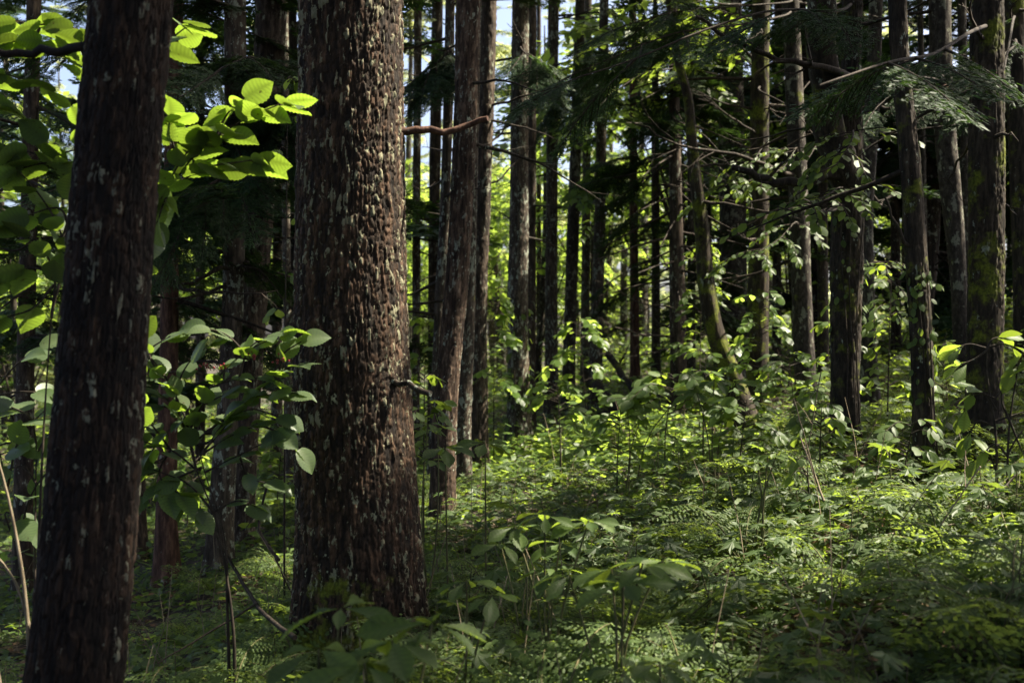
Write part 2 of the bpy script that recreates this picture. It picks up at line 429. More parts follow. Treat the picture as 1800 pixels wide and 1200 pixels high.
L_VIB2 = leaf_proto(lambda t: 0.39 * (max(0.0, math.sin(math.pi * (t * 0.97 + 0.03) ** 0.70)) ** 0.75) * (1 - 0.5 * t ** 4) + 0.003, 18, 0.012, 0.16, 0.28, 0.025)
L_OBO = leaf_proto(lambda t: 0.205 * (max(0.0, math.sin(math.pi * t ** 1.45)) ** 1.05) + 0.004, 18, 0.02, 0.22, 0.2, 0.05)
L_OBO2 = leaf_proto(lambda t: 0.19 * (max(0.0, math.sin(math.pi * t ** 1.3)) ** 1.1) + 0.004, 18, 0.019, 0.1, 0.34, 0.06)
L_OVA = leaf_proto(ovate(0.26, 0.8), 6, 0.006, 0.18, 0.2, 0.05)
L_OVA2 = leaf_proto(ovate(0.30, 0.72), 5, 0.0, -0.1, 0.1, 0.05)
# simple small leaf: 6 verts, 2 quads folded on the midrib
L_SMALL = Proto([(0, 0, 0), (0.45, -0.24, 0.03), (1, 0, -0.1), (0.45, 0.24, 0.03), (0.45, 0, -0.02)], [(np.array([(0, 1, 4), (1, 2, 4), (2, 3, 4), (3, 0, 4)]), 0, False)])
def maple_proto(fine=True):
    ang = [0, 18, 42, 62, 88, 108, 135, 155, 172]
    rad = [1.0, 0.42, 0.92, 0.38, 0.74, 0.32, 0.5, 0.26, 0.12]
    pts = []
    for s in (1, -1):
        q = [(r * math.cos(math.radians(a)), s * r * math.sin(math.radians(a))) for a, r in zip(ang, rad)]
        if fine:                                    # shoulder teeth on each lobe
            z = [q[0]]
            for i in range(1, len(q)):
                m = [(q[i - 1][k] * 0.5 + q[i][k] * 0.5) * 1.07 for k in (0, 1)]
                z += [tuple(m), q[i]]
            q = z
        pts.append(q)
    out = pts[0] + pts[1][::-1][:-1]
    V = [(0.33, 0, 0.04)] + [(0.33 + 0.62 * x, 0.62 * y, -0.10 * (x * x + y * y) + 0.03 * math.sin(9 * x + 7 * y)) for x, y in out]
    n = len(out)
    F = [(0, 1 + i, 1 + (i + 1) % n) for i in range(n)]
    return Proto(V, [(np.array(F), 0, False)])
L_MAPLE = maple_proto()
L_MAPLE_S = maple_proto(False)

# ------------------------------------------------------------------ fir sprays (length 1 along +X, flat in XY, sagging)
def spray_proto(rng, ntw=26, gap=0.019, ln=0.058, wd=0.011, maxw=0.42, sag=0.16, wood=True):
    mb = MB()
    ax = lambda t: np.array([t, 0.03 * math.sin(3 * t), -sag * t * t])
    if wood:
        tube(mb, [ax(t) for t in np.linspace(0, 1, 7)], np.linspace(0.012, 0.002, 7), 4, 1)
    P = []; D = []; Lg = []
    for i in range(ntw):
        t = 0.10 + 0.9 * (i + rng.random() * 0.5) / ntw
        for s in (-1, 1):
            if rng.random() < 0.07: continue
            l = (maxw * (1 - t) ** 0.75 * (0.4 + 0.6 * min(1, t / 0.25)) + 0.06) * rng.uniform(0.7, 1.12)
            a = math.radians(rng.uniform(42, 60)) * s
            b = ax(t); d = np.array([math.cos(a), math.sin(a), rng.uniform(-0.3, 0.02)])
            if wood and l > 0.12:
                tube(mb, [b, b + d * l * 0.95 + (0, 0, -0.1 * l)], [0.004, 0.0015], 3, 1, cap=False)
            k = max(2, int(l / gap))
            for j in range(k):
                q = (j + 0.6) / k
                p = b + d * l * q + np.array([0, 0, -0.12 * l * q * q])
                for s2 in (-1, 1):
                    a2 = a + s2 * math.radians(rng.uniform(35, 62))
                    P.append(p); D.append((math.cos(a2), math.sin(a2), d[2] * 0.5 + rng.uniform(-0.25, 0.12))); Lg.append(ln * rng.uniform(0.7, 1.2) * (1 - 0.35 * q))
            P.append(b + d * l * 0.97); D.append(d); Lg.append(ln)
    P = np.array(P); D = norm(np.array(D)); Lg = np.array(Lg)
    n = np.tile([0, 0, 1.0], (len(P), 1)) + rng.normal(0, 0.35, (len(P), 3))
    M = frames(D, n) * Lg[:, None, None]
    q = Proto([(0, -0.5 * wd / ln, 0), (0.6, -0.62 * wd / ln, 0), (1.0, 0, 0), (0.6, 0.62 * wd / ln, 0), (0, 0.5 * wd / ln, 0)], [(np.array([(0, 1, 2, 3, 4)]), 0, False)])
    scatter(mb, q, M, P)
    return mb_proto(mb)
_r = np.random.default_rng(5)
SPRAY = [spray_proto(_r) for _ in range(3)]
SPRAY_L = [spray_proto(_r, 13, 0.045, 0.12, 0.034, 0.45, 0.2) for _ in range(3)]          # lighter, for trees farther off
SPRAY_C = [spray_proto(_r, 7, 0.09, 0.19, 0.075, 0.45, 0.15, False) for _ in range(2)]    # coarse, for the added shade canopy and far wood

def leaf_twig_proto(rng, n=14, size=0.24, pr=None):
    mb = MB()
    tube(mb, [(t, 0.02 * math.sin(5 * t), -0.12 * t * t) for t in np.linspace(0, 1, 5)], np.linspace(0.010, 0.003, 5), 3, 1, cap=False)
    t = np.linspace(0.1, 1.0, n); s = np.where(np.arange(n) % 2, 1, -1)
    a = np.radians(rng.uniform(35, 75, n)) * s
    P = np.stack([t, 0 * t, -0.12 * t * t], -1)
    D = np.stack([np.cos(a), np.sin(a), rng.uniform(-0.45, 0.1, n)], -1)
    N_ = np.tile([0, 0, 1.0], (n, 1)) + rng.normal(0, 0.35, (n, 3))
    scatter(mb, pr or L_SMALL, frames(D, N_) * (size * rng.uniform(0.7, 1.2, n))[:, None, None], P)
    return mb_proto(mb)
TWIG = [leaf_twig_proto(_r) for _ in range(4)]
TWIG_O = [leaf_twig_proto(_r, 12, 0.3, L_OVA) for _ in range(3)]

# ------------------------------------------------------------------ shafts toward the sun, cut through foliage to light chosen spots
def q_of(P): return P[..., :2] - P[..., 2:3] * SUN[:2] / SUN[2]
LIT = []                                               # (qx, qy, r)
def lit(u, v, r, d=None, e=None):
    P = at(u, v, d if d else dist_at(u, v)); q = q_of(P); LIT.append((q[0], q[1], r))
for u, v, r, d in ((672, 60, .34, 4.95), (690, 190, .22, 4.95), (714, 700, .07, 4.8),
                   (90, 70, .42, 3.9), (20, 120, .4, 3.9), (40, 330, .42, 3.9), (60, 470, .42, 3.9), (110, 260, .3, 3.9), (350, 225, .36, 3.9), (470, 190, .3, 3.9), (1130, 1000, .14, 3.4), (1060, 1000, .1, 3.4), (960, 905, .12, 3.9), (1030, 920, .1, 3.9), (905, 930, .1, 4), (320, 50, .13, 3.9), (100, 400, .2, 3.9),
                   (796, 690, .26, 8.2), (804, 650, .22, 8.2), (790, 750, .2, 8.2), (866, 80, .3, 11), (862, 200, .3, 11), (1228, 320, .28, 11), (1226, 370, .22, 11), (1350, 560, .3, 12), (1350, 480, .3, 12),
                   (1632, 530, .2, 6.35), (1634, 600, .12, 6.35), (1762, 190, .24, 6.9), (1762, 130, .2, 6.9), (1765, 270, .16, 6.9), (1430, 230, .2, 10), (1520, 560, .25, 8.4), (1545, 520, .25, 9.8), (1800, 300, .2, 9.3), (1660, 300, .3, 9.9), (1290, 320, .25, 15.5), (1290, 430, .25, 15.5),
                   (1250, 600, .5, 10), (1330, 590, .45, 10.4), (1200, 690, .5, 9), (1130, 700, .6, 10), (405, 640, .08, 7), (300, 690, .14, 4.25), (455, 650, .13, 4.25), (395, 780, .12, 4.25), (260, 760, .1, 4.25), (360, 640, .1, 4.25), (480, 720, .1, 4.25), (30, 700, .15, 4.4), (1016, 130, .4, 17.4), (1010, 300, .4, 17.4), (1005, 480, .4, 17.4), (998, 650, .4, 17.4), (1056, 300, .35, 15.9), (1050, 560, .35, 15.9), (972, 300, .35, 16.4), (970, 560, .35, 16.4), (916, 120, .3, 12.5), (915, 420, .3, 12.5), (850, 430, .25, 11.2), (1116, 620, .3, 18.9), (1032, 450, .3, 20.9), (1330, 100, .2, 9), (800, 225, .16, 5)):
    lit(u, v, r, d)
for u, v, r in ((930, 800, 1.0), (880, 850, .9), (1000, 790, 1.2), (840, 900, .6), (960, 840, .8), (930, 900, .35), (1050, 840, .6), (1120, 830, .4), (1100, 780, .9), (1060, 860, .35), (1222, 1085, .2), (1180, 1060, .12), (1250, 1110, .12), (1010, 1060, .14), (900, 1040, .18), (960, 1000, .16),
                (1730, 1150, .3), (1690, 1120, .15), (1540, 990, .22), (1600, 1040, .25), (1500, 1030, .2), (1440, 960, .2), (1530, 850, .2), (1300, 900, .25), (1640, 1000, .16), (1180, 950, .18), (1110, 960, .14), (1280, 1000, .14), (1380, 1060, .18), (1460, 1100, .2),
                (1330, 830, .3), (1430, 820, .3), (1200, 800, .5), (1290, 760, .45), (470, 1130, .16), (440, 1080, .14), (400, 1040, .12), (520, 1020, .1), (1120, 900, .2), (1660, 930, .14), (1740, 860, .15), (1390, 730, .3), (1600, 760, .3), (1680, 740, .25), (1420, 890, .16), (1550, 920, .16), (1240, 850, .2)):
    lit(u, v, r * (0.5 if u > 1150 else 1.0))
LIT = np.array(LIT)
OFF = None                                             # base of the tree whose foliage is being set
def hole(P, soft=0.06):
    """True where foliage at P would stand in one of the shafts"""
    q = q_of(P); out = np.zeros(len(P), bool)
    nz = 0.10 * (vnoise(q[:, 0] * 5, q[:, 1] * 5, 0 * q[:, 0], 21) - 0.5)
    for x, y, r in LIT:
        out |= np.hypot(q[:, 0] - x, q[:, 1] - y) < r + soft + nz
    return out
# ------------------------------------------------------------------ crowns
def put_sprays(mb, rng, P, az, pitch, Lg, protos, roll=0.25, matmap=None):
    """sprays at P, pointing to azimuth AZ and PITCH, scaled by LG"""
    P = np.asarray(P, float); n = len(P)
    if not n: return
    f = np.stack([np.cos(az) * np.cos(pitch), np.sin(az) * np.cos(pitch), np.sin(pitch)], -1)
    if OFF is not None:
        sf = 0.12 * float(np.mean(Lg)); kk = ~(hole(P + OFF, sf) | hole(P + OFF + f * (Lg * 0.4)[:, None], 2 * sf) | hole(P + OFF + f * (Lg * 0.75)[:, None], sf))
        P, f, Lg = P[kk], f[kk], Lg[kk]; n = len(P)
        if not n: return
    up = np.tile([0, 0, 1.0], (n, 1)) + rng.normal(0, roll, (n, 3))
    M = frames(f, up) * Lg[:, None, None]
    k = rng.integers(0, len(protos), n)
    for i, pr in enumerate(protos):
        scatter(mb, pr, M[k == i], P[k == i], matmap)

def fir_crown(rng, z0, z1, r0, n, protos, droop=(-0.45, 0.05), axis=None, limb=True, side=True, power=0.8, rmin=0.25, az_range=None):
    """whorled fir branches: each a main limb with a terminal spray and side sprays along it"""
    mb = MB()
    for i in range(n):
        t = (i + rng.random()) / n
        z = z0 + (z1 - z0) * t
        L_ = (r0 * (1 - t) ** power + rmin) * rng.uniform(0.65, 1.15)
        az = i * 2.39996 + rng.normal(0, 0.3) if az_range is None else rng.uniform(*az_range)
        pit = rng.uniform(*droop) + 0.35 * t
        b = np.array([0, 0, z]) if axis is None else axis(z)
        d = np.array([math.cos(az) * math.cos(pit), math.sin(az) * math.cos(pit), math.sin(pit)])
        m = int(max(2, L_ / 0.42)) if side else 1
        q = np.linspace(0, 0.62, m) if m > 1 else np.array([0.0])
        if limb: tube(mb, [b + d * L_ * w - np.array([0, 0, 0.1 * L_ * w * w]) for w in (0, 0.35, 0.7)], [0.006 + 0.008 * L_, 0.004 + 0.005 * L_, 0.004], 4, 1, cap=False)
        P = [b + d * L_ * w - np.array([0, 0, 0.1 * L_ * w * w]) for w in q]
        A = []; S = []
        for j in range(m):
            last = j == m - 1
            A.append(az + (0 if last else (1 if j % 2 else -1) * rng.uniform(0.35, 0.9)))
            S.append(L_ * (0.45 if last else rng.uniform(0.32, 0.5)) + 0.15)
        put_sprays(mb, rng, P, np.array(A), np.full(m, pit) + rng.normal(0, 0.12, m), np.array(S), protos)
    return mb

def leafy_crown(rng, c, rad, n, protos, twig=0.55, limbs=0, base=None):
    """broad-leaved crown: leafy twigs spread through an uneven volume round C"""
    mb = MB(); c = np.asarray(c, float); rad = np.asarray(rad, float)
    k = max(3, n // 22)
    cen = c + rng.normal(0, 0.48, (k, 3)) * rad
    idx = rng.integers(0, k, n)
    off = rng.normal(0, 1, (n, 3)) * np.minimum(rad, 1.0) * 0.30
    P = cen[idx] + off
    az = np.arctan2(off[:, 1], off[:, 0]) + rng.normal(0, 0.7, n)
    put_sprays(mb, rng, P, az, rng.uniform(-0.6, 0.35, n), twig * rng.uniform(0.6, 1.3, n), protos, 0.4)
    if base is not None:
        for q in cen[:limbs]:
            b = np.asarray(base, float)
            tube(mb, smooth_path([b, b * 0.5 + q * 0.5 + rng.normal(0, 0.12, 3), q], 6), np.linspace(0.022, 0.006, 6), 5, 1, cap=False)
    return mb

# ------------------------------------------------------------------ trunks
def trunk_mesh(rng, C, R, pix, vis_top, plate=None, rough=0.5, lump=0.05, flare=0.35, seed=1, nu_max=360, flare_h=0.16, bend=0.0):
    """C: fn(z)->(n,2) offset from the base, R: fn(z)->(n,) radius; z from the base. plate=(width, height, depth) of the bark plates."""
    zt = C.top
    step = max(pix * 1.25, 0.0045)
    z = np.concatenate([np.arange(-0.3, vis_top, step), np.linspace(vis_top, zt, max(6, int((zt - vis_top) / 0.35)))])
    r = R(z)
    nu = int(np.clip(2 * math.pi * r[len(r) // 4] / pix * 0.95, 12, nu_max))
    th = np.arange(nu) / nu * 2 * math.pi
    TH, Z = np.meshgrid(th, z); Rr = r[:, None] * np.ones_like(TH)
    ph = rng.uniform(0, 6.28, 4)
    fl = np.exp(-np.clip(Z, -0.05, None) / flare_h)
    lob = 0.55 + 0.45 * np.cos(TH * 3 + ph[0]) * np.cos(TH * 2 + ph[1])
    rad = Rr * (1 + flare * fl * (0.5 + lob))
    cx, cz = np.cos(TH), np.sin(TH)
    rad = rad * (1 + lump * 1.6 * fbm(cx * 1.1 + seed, cz * 1.1, Z * 1.6, 3, seed)) + lump * 0.12 * fbm(cx * 4 + seed, cz * 4, Z * 5, 3, seed + 5) * np.minimum(Rr, 0.25)
    if plate:
        pw, phh, dp = plate
        per = max(6, int(round(2 * math.pi * float(r[0]) / pw)))
        wob = 0.55 * fbm(cx * 5, cz * 5, Z * 7, 3, seed + 2)
        sc_ = float(r[0]) / 0.05
        u = TH / (2 * math.pi) * per + wob * 1.7 + 0.9 * fbm(cx * 5 * sc_, cz * 5 * sc_, Z * 9, 2, seed + 8); v = Z / phh + wob * 0.9 + 0.7 * fbm(cx * 6 * sc_, cz * 6 * sc_, Z * 6, 2, seed + 9)
        f1, f2, rid, dv = voro(u, v, per, seed + 31)
        e = np.clip((f2 - f1) / 0.3, 0, 1) ** 0.8
        rdg = 1 - np.abs(fbm(cx * 4 * sc_, cz * 4 * sc_, Z * 5, 3, seed + 12)) * 2.2           # long vertical ridges
        fine = fbm(cx * 11 * sc_, cz * 11 * sc_, Z * 14, 4, seed + 3)
        rad = rad + dp * (e * (0.35 + 0.8 * rid) - 0.3 * dv * (rid - 0.2) * e + 0.45 * fine + 0.5 * rdg) - dp * 0.9
        tone = rid + 0.25 * fine
    else:
        tone = 0.5 + 0.3 * fbm(cx * 9, cz * 9, Z * 14, 3, seed + 13)
        rad = rad + rough * 0.006 * fbm(cx * 16, cz * 16, Z * 12, 4, seed + 3) * np.minimum(1, Rr / 0.1)
    cc = C(z)
    X = cc[:, 0][:, None] + rad * cx; Y = cc[:, 1][:, None] + rad * cz
    V = np.stack([X, Y, Z], -1).reshape(-1, 3)
    i = (np.arange(len(z) - 1) * nu)[:, None]; j = np.arange(nu)[None, :]; k = (j + 1) % nu
    mb = MB(); mb.attr = tone.ravel(); mb.add(V, np.stack([i + j, i + k, i + nu + k, i + nu + j], -1).reshape(-1, 4), 0, True)
    return mb

class Axis:
    """centre line of a trunk: from pixels (u, v, width) at distance d down to the ground and up to height H"""
    def __init__(s, pts, d, H, lean_y=0.0):
        pts = sorted(pts, key=lambda p: -p[1])
        W_ = np.array([[*at(u, v, d), w * d / FPX / 2] for u, v, w in pts])
        b = W_[0].copy()
        for _ in range(6):
            g = gz(b[0], d); sl = (W_[1][0] - W_[0][0]) / max(1e-6, W_[1][2] - W_[0][2])
            b = np.array([W_[0][0] + np.clip(sl, -1, 1) * (g - W_[0][2]), d, g, W_[0][3]])
        rows = [r for r in W_ if r[2] > b[2] + 0.02]
        K = np.array([b] + rows)
        s.base = b[:3].copy(); K[:, :3] -= s.base
        top = K[-1].copy(); sl = (K[-1][0] - K[-2][0]) / (K[-1][2] - K[-2][2])
        hh = [K]
        if H > top[2] + 0.3:
            n = 5; zz = np.linspace(top[2], H, n + 1)[1:]
            dx = top[0] + sl * 0.6 * (zz - top[2]) * np.linspace(1, 0.6, n)
            hh.append(np.stack([dx, 0 * zz, zz, top[3] * np.linspace(0.95, 0.12, n) ** 1.0], -1))
        s.K = np.concatenate(hh); s.top = float(s.K[-1][2]); s.d = d; s.ly = lean_y
        s.z = np.linspace(0, s.top, 160)
        k = np.ones(9) / 9
        def sm(a): 
            a = np.interp(s.z, s.K[:, 2], a); p = np.pad(a, 4, mode='reflect', reflect_type='odd'); return np.convolve(p, k, 'valid')
        s.X = sm(s.K[:, 0]); s.Rad = np.maximum(0.012, sm(s.K[:, 3]))
    def __call__(s, z):
        z = np.asarray(z, float)
        return np.stack([np.interp(z, s.z, s.X), s.ly * z * (1 - 0.4 * z / s.top)], -1)
    def R(s, z): return np.interp(z, s.z, s.Rad)
    def p3(s, z):
        c = s(np.array([z]))[0]; return np.array([c[0], c[1], z])

def limb_mb(rng, P, r0, r1, twigs=3, sides=5):
    """a bare limb along the polyline P with a few side twigs"""
    mb = MB(); P = smooth_path(P, max(6, 3 * len(P)))
    P = P + np.concatenate([[np.zeros(3)], rng.normal(0, min(0.012, 0.35 * r0), (len(P) - 1, 3))])
    tube(mb, P, np.linspace(r0, r1, len(P)), sides, 0)
    L_ = np.linalg.norm(P[-1] - P[0])
    for k in range(twigs):
        i = rng.integers(len(P) // 3, len(P) - 1); t = norm(P[i] - P[i - 1])
        d = norm(t + rng.normal(0, 0.55, 3) * np.array([1, 1, 0.7])); l = L_ * rng.uniform(0.12, 0.32)
        q = [P[i], P[i] + d * l * 0.5, P[i] + d * l + rng.normal(0, 0.06 * l, 3)]
        rr = max(0.002, (r0 + (r1 - r0) * i / len(P)) * 0.5)
        tube(mb, q, [rr, rr * 0.7, 0.0015], 3, 0, cap=False)
        if l > 0.25: tube(mb, [q[1], q[1] + norm(d + rng.normal(0, 0.5, 3)) * l * 0.4], [rr * 0.6, 0.0012], 3, 0, cap=False)
    return mb

TREES = {}
def tree(key, name, label, pts, base=None, d=None, H=11.0, bark=None, plate=None, limbs=(0, 0, 0), crown=None, lean_y=0.0, lump=0.05, flare=0.35, vis=None, group=None, seed=None, cat="tree", rough=0.5, fh=0.16):
    seed = seed or (len(TREES) * 7 + 3); rng = np.random.default_rng(seed)
    if d is None: d = dist_at(*base)
    A = Axis(pts, d, H, lean_y)
    root = thing(name, label, cat, A.base, group)
    pix = d / 1138.0
    vt = min(A.top * 0.98, EYE + 0.32 * d - A.base[2]) if vis is None else vis
    trunk_mesh(rng, A, A.R, pix, vt, plate, rough, lump, flare, seed, flare_h=fh).build("trunk", bark or M_GREY, root)
    TREES[key] = (root, A, rng)
    n, z0, z1 = limbs
    for i in range(n):                                        # bare dead limbs low on the trunk
        z = rng.uniform(z0, z1); az = rng.uniform(0, 6.283); l = rng.uniform(0.35, 1.3) * (1 if d > 6 else 0.6)
        b = A.p3(z); pit = rng.uniform(-0.35, 0.2)
        dd = np.array([math.cos(az) * math.cos(pit), math.sin(az) * math.cos(pit), math.sin(pit)])
        P = [b, b + dd * l * 0.5, b + dd * l + np.array([rng.normal(0, 0.08), rng.normal(0, 0.08), rng.uniform(-0.15, 0.2) * l])]
        limb_mb(rng, P, 0.008 + 0.009 * l, 0.002, 4, 5).build("dead_limb", M_TWIG, root)
    if crown:
        global OFF
        OFF = A.base; m = crown(rng, A); OFF = None
        m.build("crown", [crown.leaf, M_TWIG], root)
    return root, A
def fir(z0, z1, r0, n, protos=None, leaf=None, **kw):
    f = lambda rng, A: fir_crown(rng, z0, min(z1, A.top - 0.1), r0, n, protos or SPRAY, axis=A.p3, **kw)
    class K:
        def __call__(s, rng, A): return f(rng, A)
    k = K(); k.leaf = leaf or M_FIR; return k
def broad(cz, rad, n, protos=None, leaf=None, twig=0.55, dx=0, dy=0):
    class K:
        def __call__(s, rng, A):
            b = A.p3(min(cz - rad[2] * 0.6, A.top - 0.2)); c = A.p3(min(cz, A.top)); c = c + np.array([dx, dy, 0])
            return leafy_crown(rng, c, rad, n, protos or TWIG, twig, 8, b)
    k = K(); k.leaf = leaf or M_BROAD; return k
def limb_px(key, pts, r0, r1, twigs=3, mat=None, name="dead_limb", from_axis=True):
    """a limb of tree KEY through pixels (u, v, depth offset)"""
    root, A, rng = TREES[key]
    P = [at(u, v, A.d + dd) - A.base for u, v, dd in pts]
    if from_axis: P = [A.p3(P[0][2] - 0.04)] + P
    o = limb_mb(rng, P, r0, r1, twigs, 7).build(name, mat or M_TWIG, root)
    return o

exec_order = 0
# --- the two near trunks
tree("A", "conifer_tree", "dark slender conifer trunk with pale lichen patches, nearest on the left edge",
     [(128, 1200, 168), (152, 1000, 160), (166, 800, 152), (182, 600, 148), (203, 300, 143), (224, 100, 140), (233, 0, 141)], d=3.15, H=10, bark=M_DARK, plate=(0.017, 0.05, 0.008),
     crown=fir(4.5, 9.8, 1.3, 9, SPRAY_L), lump=0.035, flare=0.1)
tree("B", "conifer_tree", "thick red-brown conifer trunk with flaky bark and pale lichen flecks",
     [(633, 1110, 206), (632, 1000, 206), (621, 700, 201), (616, 400, 190), (616, 100, 181), (616, 0, 179)], base=(636, 1168), H=13, bark=M_RED, plate=(0.016, 0.046, 0.0105),
     crown=fir(5, 12.5, 1.5, 10, SPRAY_L), lump=0.03, flare=0.34, fh=0.26)
# --- mid-left
tree("C", "fir_tree", "smooth grey fir trunk with pale lichen blotches behind the broad-leaved shrub",
     [(384, 1000, 46), (388, 900, 44), (402, 700, 38), (411, 500, 36), (413, 250, 37), (413, 0, 38)], base=(384, 1000), bark=M_GREY, limbs=(12, 0.9, 3.6), H=9,
     crown=fir(2.1, 8.6, 1.2, 26), flare=0.3)
tree("D", "conifer_tree", "dark furrowed conifer trunk leaning right beside the smooth grey fir",
     [(424, 985, 36), (440, 650, 42), (448, 500, 45), (464, 250, 50), (478, 0, 55)], d=8.9, bark=M_DIM, plate=(0.03, 0.09, 0.008), limbs=(6, 1.4, 3.6), H=11,
     crown=fir(3.9, 10, 1.4, 14, SPRAY_L), flare=0.2)
tree("E", "fir_tree", "thin rusty fir trunk beside the dark lichen-patched trunk",
     [(292, 1025, 44), (292, 900, 36), (296, 700, 32), (300, 400, 29), (308, 100, 25), (310, 0, 24)], base=(292, 1025), bark=M_RUST, limbs=(12, 0.8, 3.4), H=7,
     crown=fir(1.9, 6.8, 1.15, 36))
tree("F", "conifer_tree", "dark trunk low between the lichen-patched trunk and the rusty fir",
     [(243, 960, 30), (240, 800, 27), (236, 400, 25), (234, 0, 22)], d=9.6, bark=M_DIM, limbs=(5, 1.2, 3.4), H=9, crown=fir(2.4, 8.6, 1.3, 22))
tree("G", "conifer_tree", "skinny grey trunk hidden beside the left edge of the thick red-brown trunk",
     [(511, 900, 17), (508, 700, 15), (503, 400, 14), (500, 0, 13)], d=13, bark=M_GREY, limbs=(6, 1, 4), H=10, crown=fir(5.6, 9.6, 1.0, 14, SPRAY_L))
tree("G2", "fir_tree", "shaded fir trunk at the left edge behind the leafy shrub",
     [(40, 960, 34), (45, 640, 30), (52, 300, 27), (60, 0, 24)], d=9.0, bark=M_DIM, limbs=(10, 1, 3.6), H=9, crown=fir(1.9, 8.6, 1.4, 28))
tree("H", "conifer_tree", "slim hazy trunk showing beside the dark furrowed conifer",
     [(486, 860, 20), (488, 400, 17), (490, 0, 16)], d=18, bark=M_GREY, limbs=(8, 2, 6), H=13, crown=fir(7.2, 12.5, 1.4, 8, SPRAY_L, M_LARCH))
tree("H2", "fir_tree", "slim dark trunk in the gap between the smooth fir and the rusty fir",
     [(352, 900, 18), (352, 400, 15), (352, 0, 14)], d=15, bark=M_DIM, limbs=(8, 1.4, 5), H=12, crown=fir(3.6, 11.5, 1.4, 16, SPRAY_L))
# --- centre
tree("K", "conifer_tree", "brown leaning trunk with a sunlit patch just right of the thick trunk",
     [(777, 925, 46), (778, 850, 43), (783, 700, 42), (803, 500, 40), (815, 300, 40), (823, 0, 42)], base=(778, 926), bark=M_BROWN, plate=(0.022, 0.07, 0.007), H=11,
     limbs=(3, 2.6, 3.6), crown=fir(4.3, 10.4, 1.1, 12), flare=0.16)
tree("L", "conifer_tree", "lichen-spotted trunk standing close behind the brown leaning trunk",
     [(814, 868, 33), (812, 760, 29), (822, 600, 24), (826, 450, 22), (832, 200, 20), (836, 0, 20)], base=(814, 868), bark=M_GREY, plate=(0.03, 0.05, 0.005), limbs=(4, 1.6, 4.2), H=11)
tree("M", "conifer_tree", "dark trunk rising to a sunlit upper side behind the lichen-spotted trunk",
     [(841, 835, 39), (841, 720, 33), (842, 500, 27), (849, 350, 28), (856, 100, 30), (859, 0, 29)], base=(841, 836), bark=M_DIM, plate=(0.03, 0.07, 0.007), limbs=(9, 1.8, 5.4), H=13, crown=fir(5.8, 12.5, 1.5, 8, SPRAY_L, M_LARCH))
tree("N", "conifer_tree", "thin lichened trunk showing just left of the brown leaning trunk",
     [(763, 800, 20), (770, 600, 19), (781, 400, 18), (789, 150, 17), (791, 0, 17)], d=10.5, bark=M_GREY, limbs=(7, 1.6, 4.4), H=11, crown=fir(4.3, 10.4, 0.9, 10))
tree("O", "conifer_tree", "thin trunk in the sky gap next to the thick red-brown trunk",
     [(731, 740, 14), (732, 400, 14), (735, 0, 14)], d=15.5, bark=M_GREY, limbs=(9, 1.8, 5.6), H=14, crown=fir(4.4, 13, 1.1, 10, SPRAY_L, M_LARCH))
tree("P", "conifer_tree", "dim trunk with forked dead limbs behind the thin lichened trunk",
     [(762, 740, 21), (763, 400, 20), (769, 0, 20)], d=17, bark=M_DIM, limbs=(10, 2, 6), H=14, crown=fir(7, 13, 1.5, 7, SPRAY_L, M_LARCH))
tree("Q", "conifer_tree", "straight grey-brown trunk with vines at its foot in the centre of the clearing",
     [(912, 790, 50), (912, 740, 42), (910, 600, 37), (912, 400, 34), (913, 200, 31), (915, 0, 30)], d=12.6, bark=M_GREY, plate=(0.035, 0.08, 0.007), limbs=(7, 2.4, 5.2), H=14, crown=fir(5.3, 13, 1.3, 8, SPRAY_L, M_LARCH))
tree("Q2", "conifer_tree", "shaded thinner trunk tucked behind the straight grey-brown trunk",
     [(930, 790, 22), (933, 600, 18), (934, 400, 16), (936, 0, 14)], d=14.6, bark=M_DIM, limbs=(4, 2.4, 5), H=13)
tree("S", "conifer_tree", "slim upright trunk mottled with lichen between two pale trunks",
     [(970, 760, 26), (969, 600, 22), (970, 300, 20), (973, 0, 19)], d=16.5, bark=M_GREY, limbs=(7, 2, 6), H=15, crown=fir(6.0, 14, 1.2, 8, SPRAY_L, M_LARCH))
tree("T", "conifer_tree", "tall trunk with its right side bright in the sun, leaning slightly right",
     [(998, 760, 26), (1000, 650, 22), (1007, 400, 21), (1016, 150, 19), (1020, 0, 18)], d=17.5, bark=M_PALE, limbs=(5, 2, 6), H=15, crown=fir(7.0, 14, 1.3, 7, SPRAY_L, M_LARCH))
tree("U", "conifer_tree", "slender trunk with a sunlit edge behind the tall bright-sided trunk",
     [(1028, 720, 17), (1030, 400, 15), (1034, 0, 14)], d=21, bark=M_GREY, limbs=(4, 3, 7), H=16)
tree("V", "conifer_tree", "slim grey trunk nearest the dark drooping fir",
     [(1046, 745, 27), (1048, 600, 23), (1054, 400, 20), (1058, 200, 17), (1062, 0, 16)], d=16, bark=M_GREY, limbs=(6, 2, 5.6), H=14, crown=fir(5.6, 13.5, 1.3, 8, SPRAY_L, M_LARCH))
tree("R", "conifer_tree", "very thin trunk between the straight grey-brown trunk and the slim mottled one",
     [(948, 720, 10), (947, 400, 9), (947, 0, 8)], d=23, bark=M_DIM, limbs=(4, 3, 8), H=15)
tree("W", "conifer_tree", "thin reddish trunk in the sun beyond the fallen logs",
     [(1117, 735, 18), (1116, 600, 17), (1114, 400, 15), (1112, 0, 13)], d=19, bark=M_RUST, limbs=(5, 1.4, 5), H=12, crown=fir(4.2, 11.5, 1.2, 11, SPRAY_L, M_LARCH))
tree("X", "conifer_tree", "short-looking mossy trunk just left of the dark drooping fir",
     [(1153, 700, 18), (1153, 600, 16), (1152, 300, 14)], d=18, bark=M_MOSS2, H=8, limbs=(3, 2, 5), crown=fir(3, 7.6, 1.3, 16, SPRAY_L))
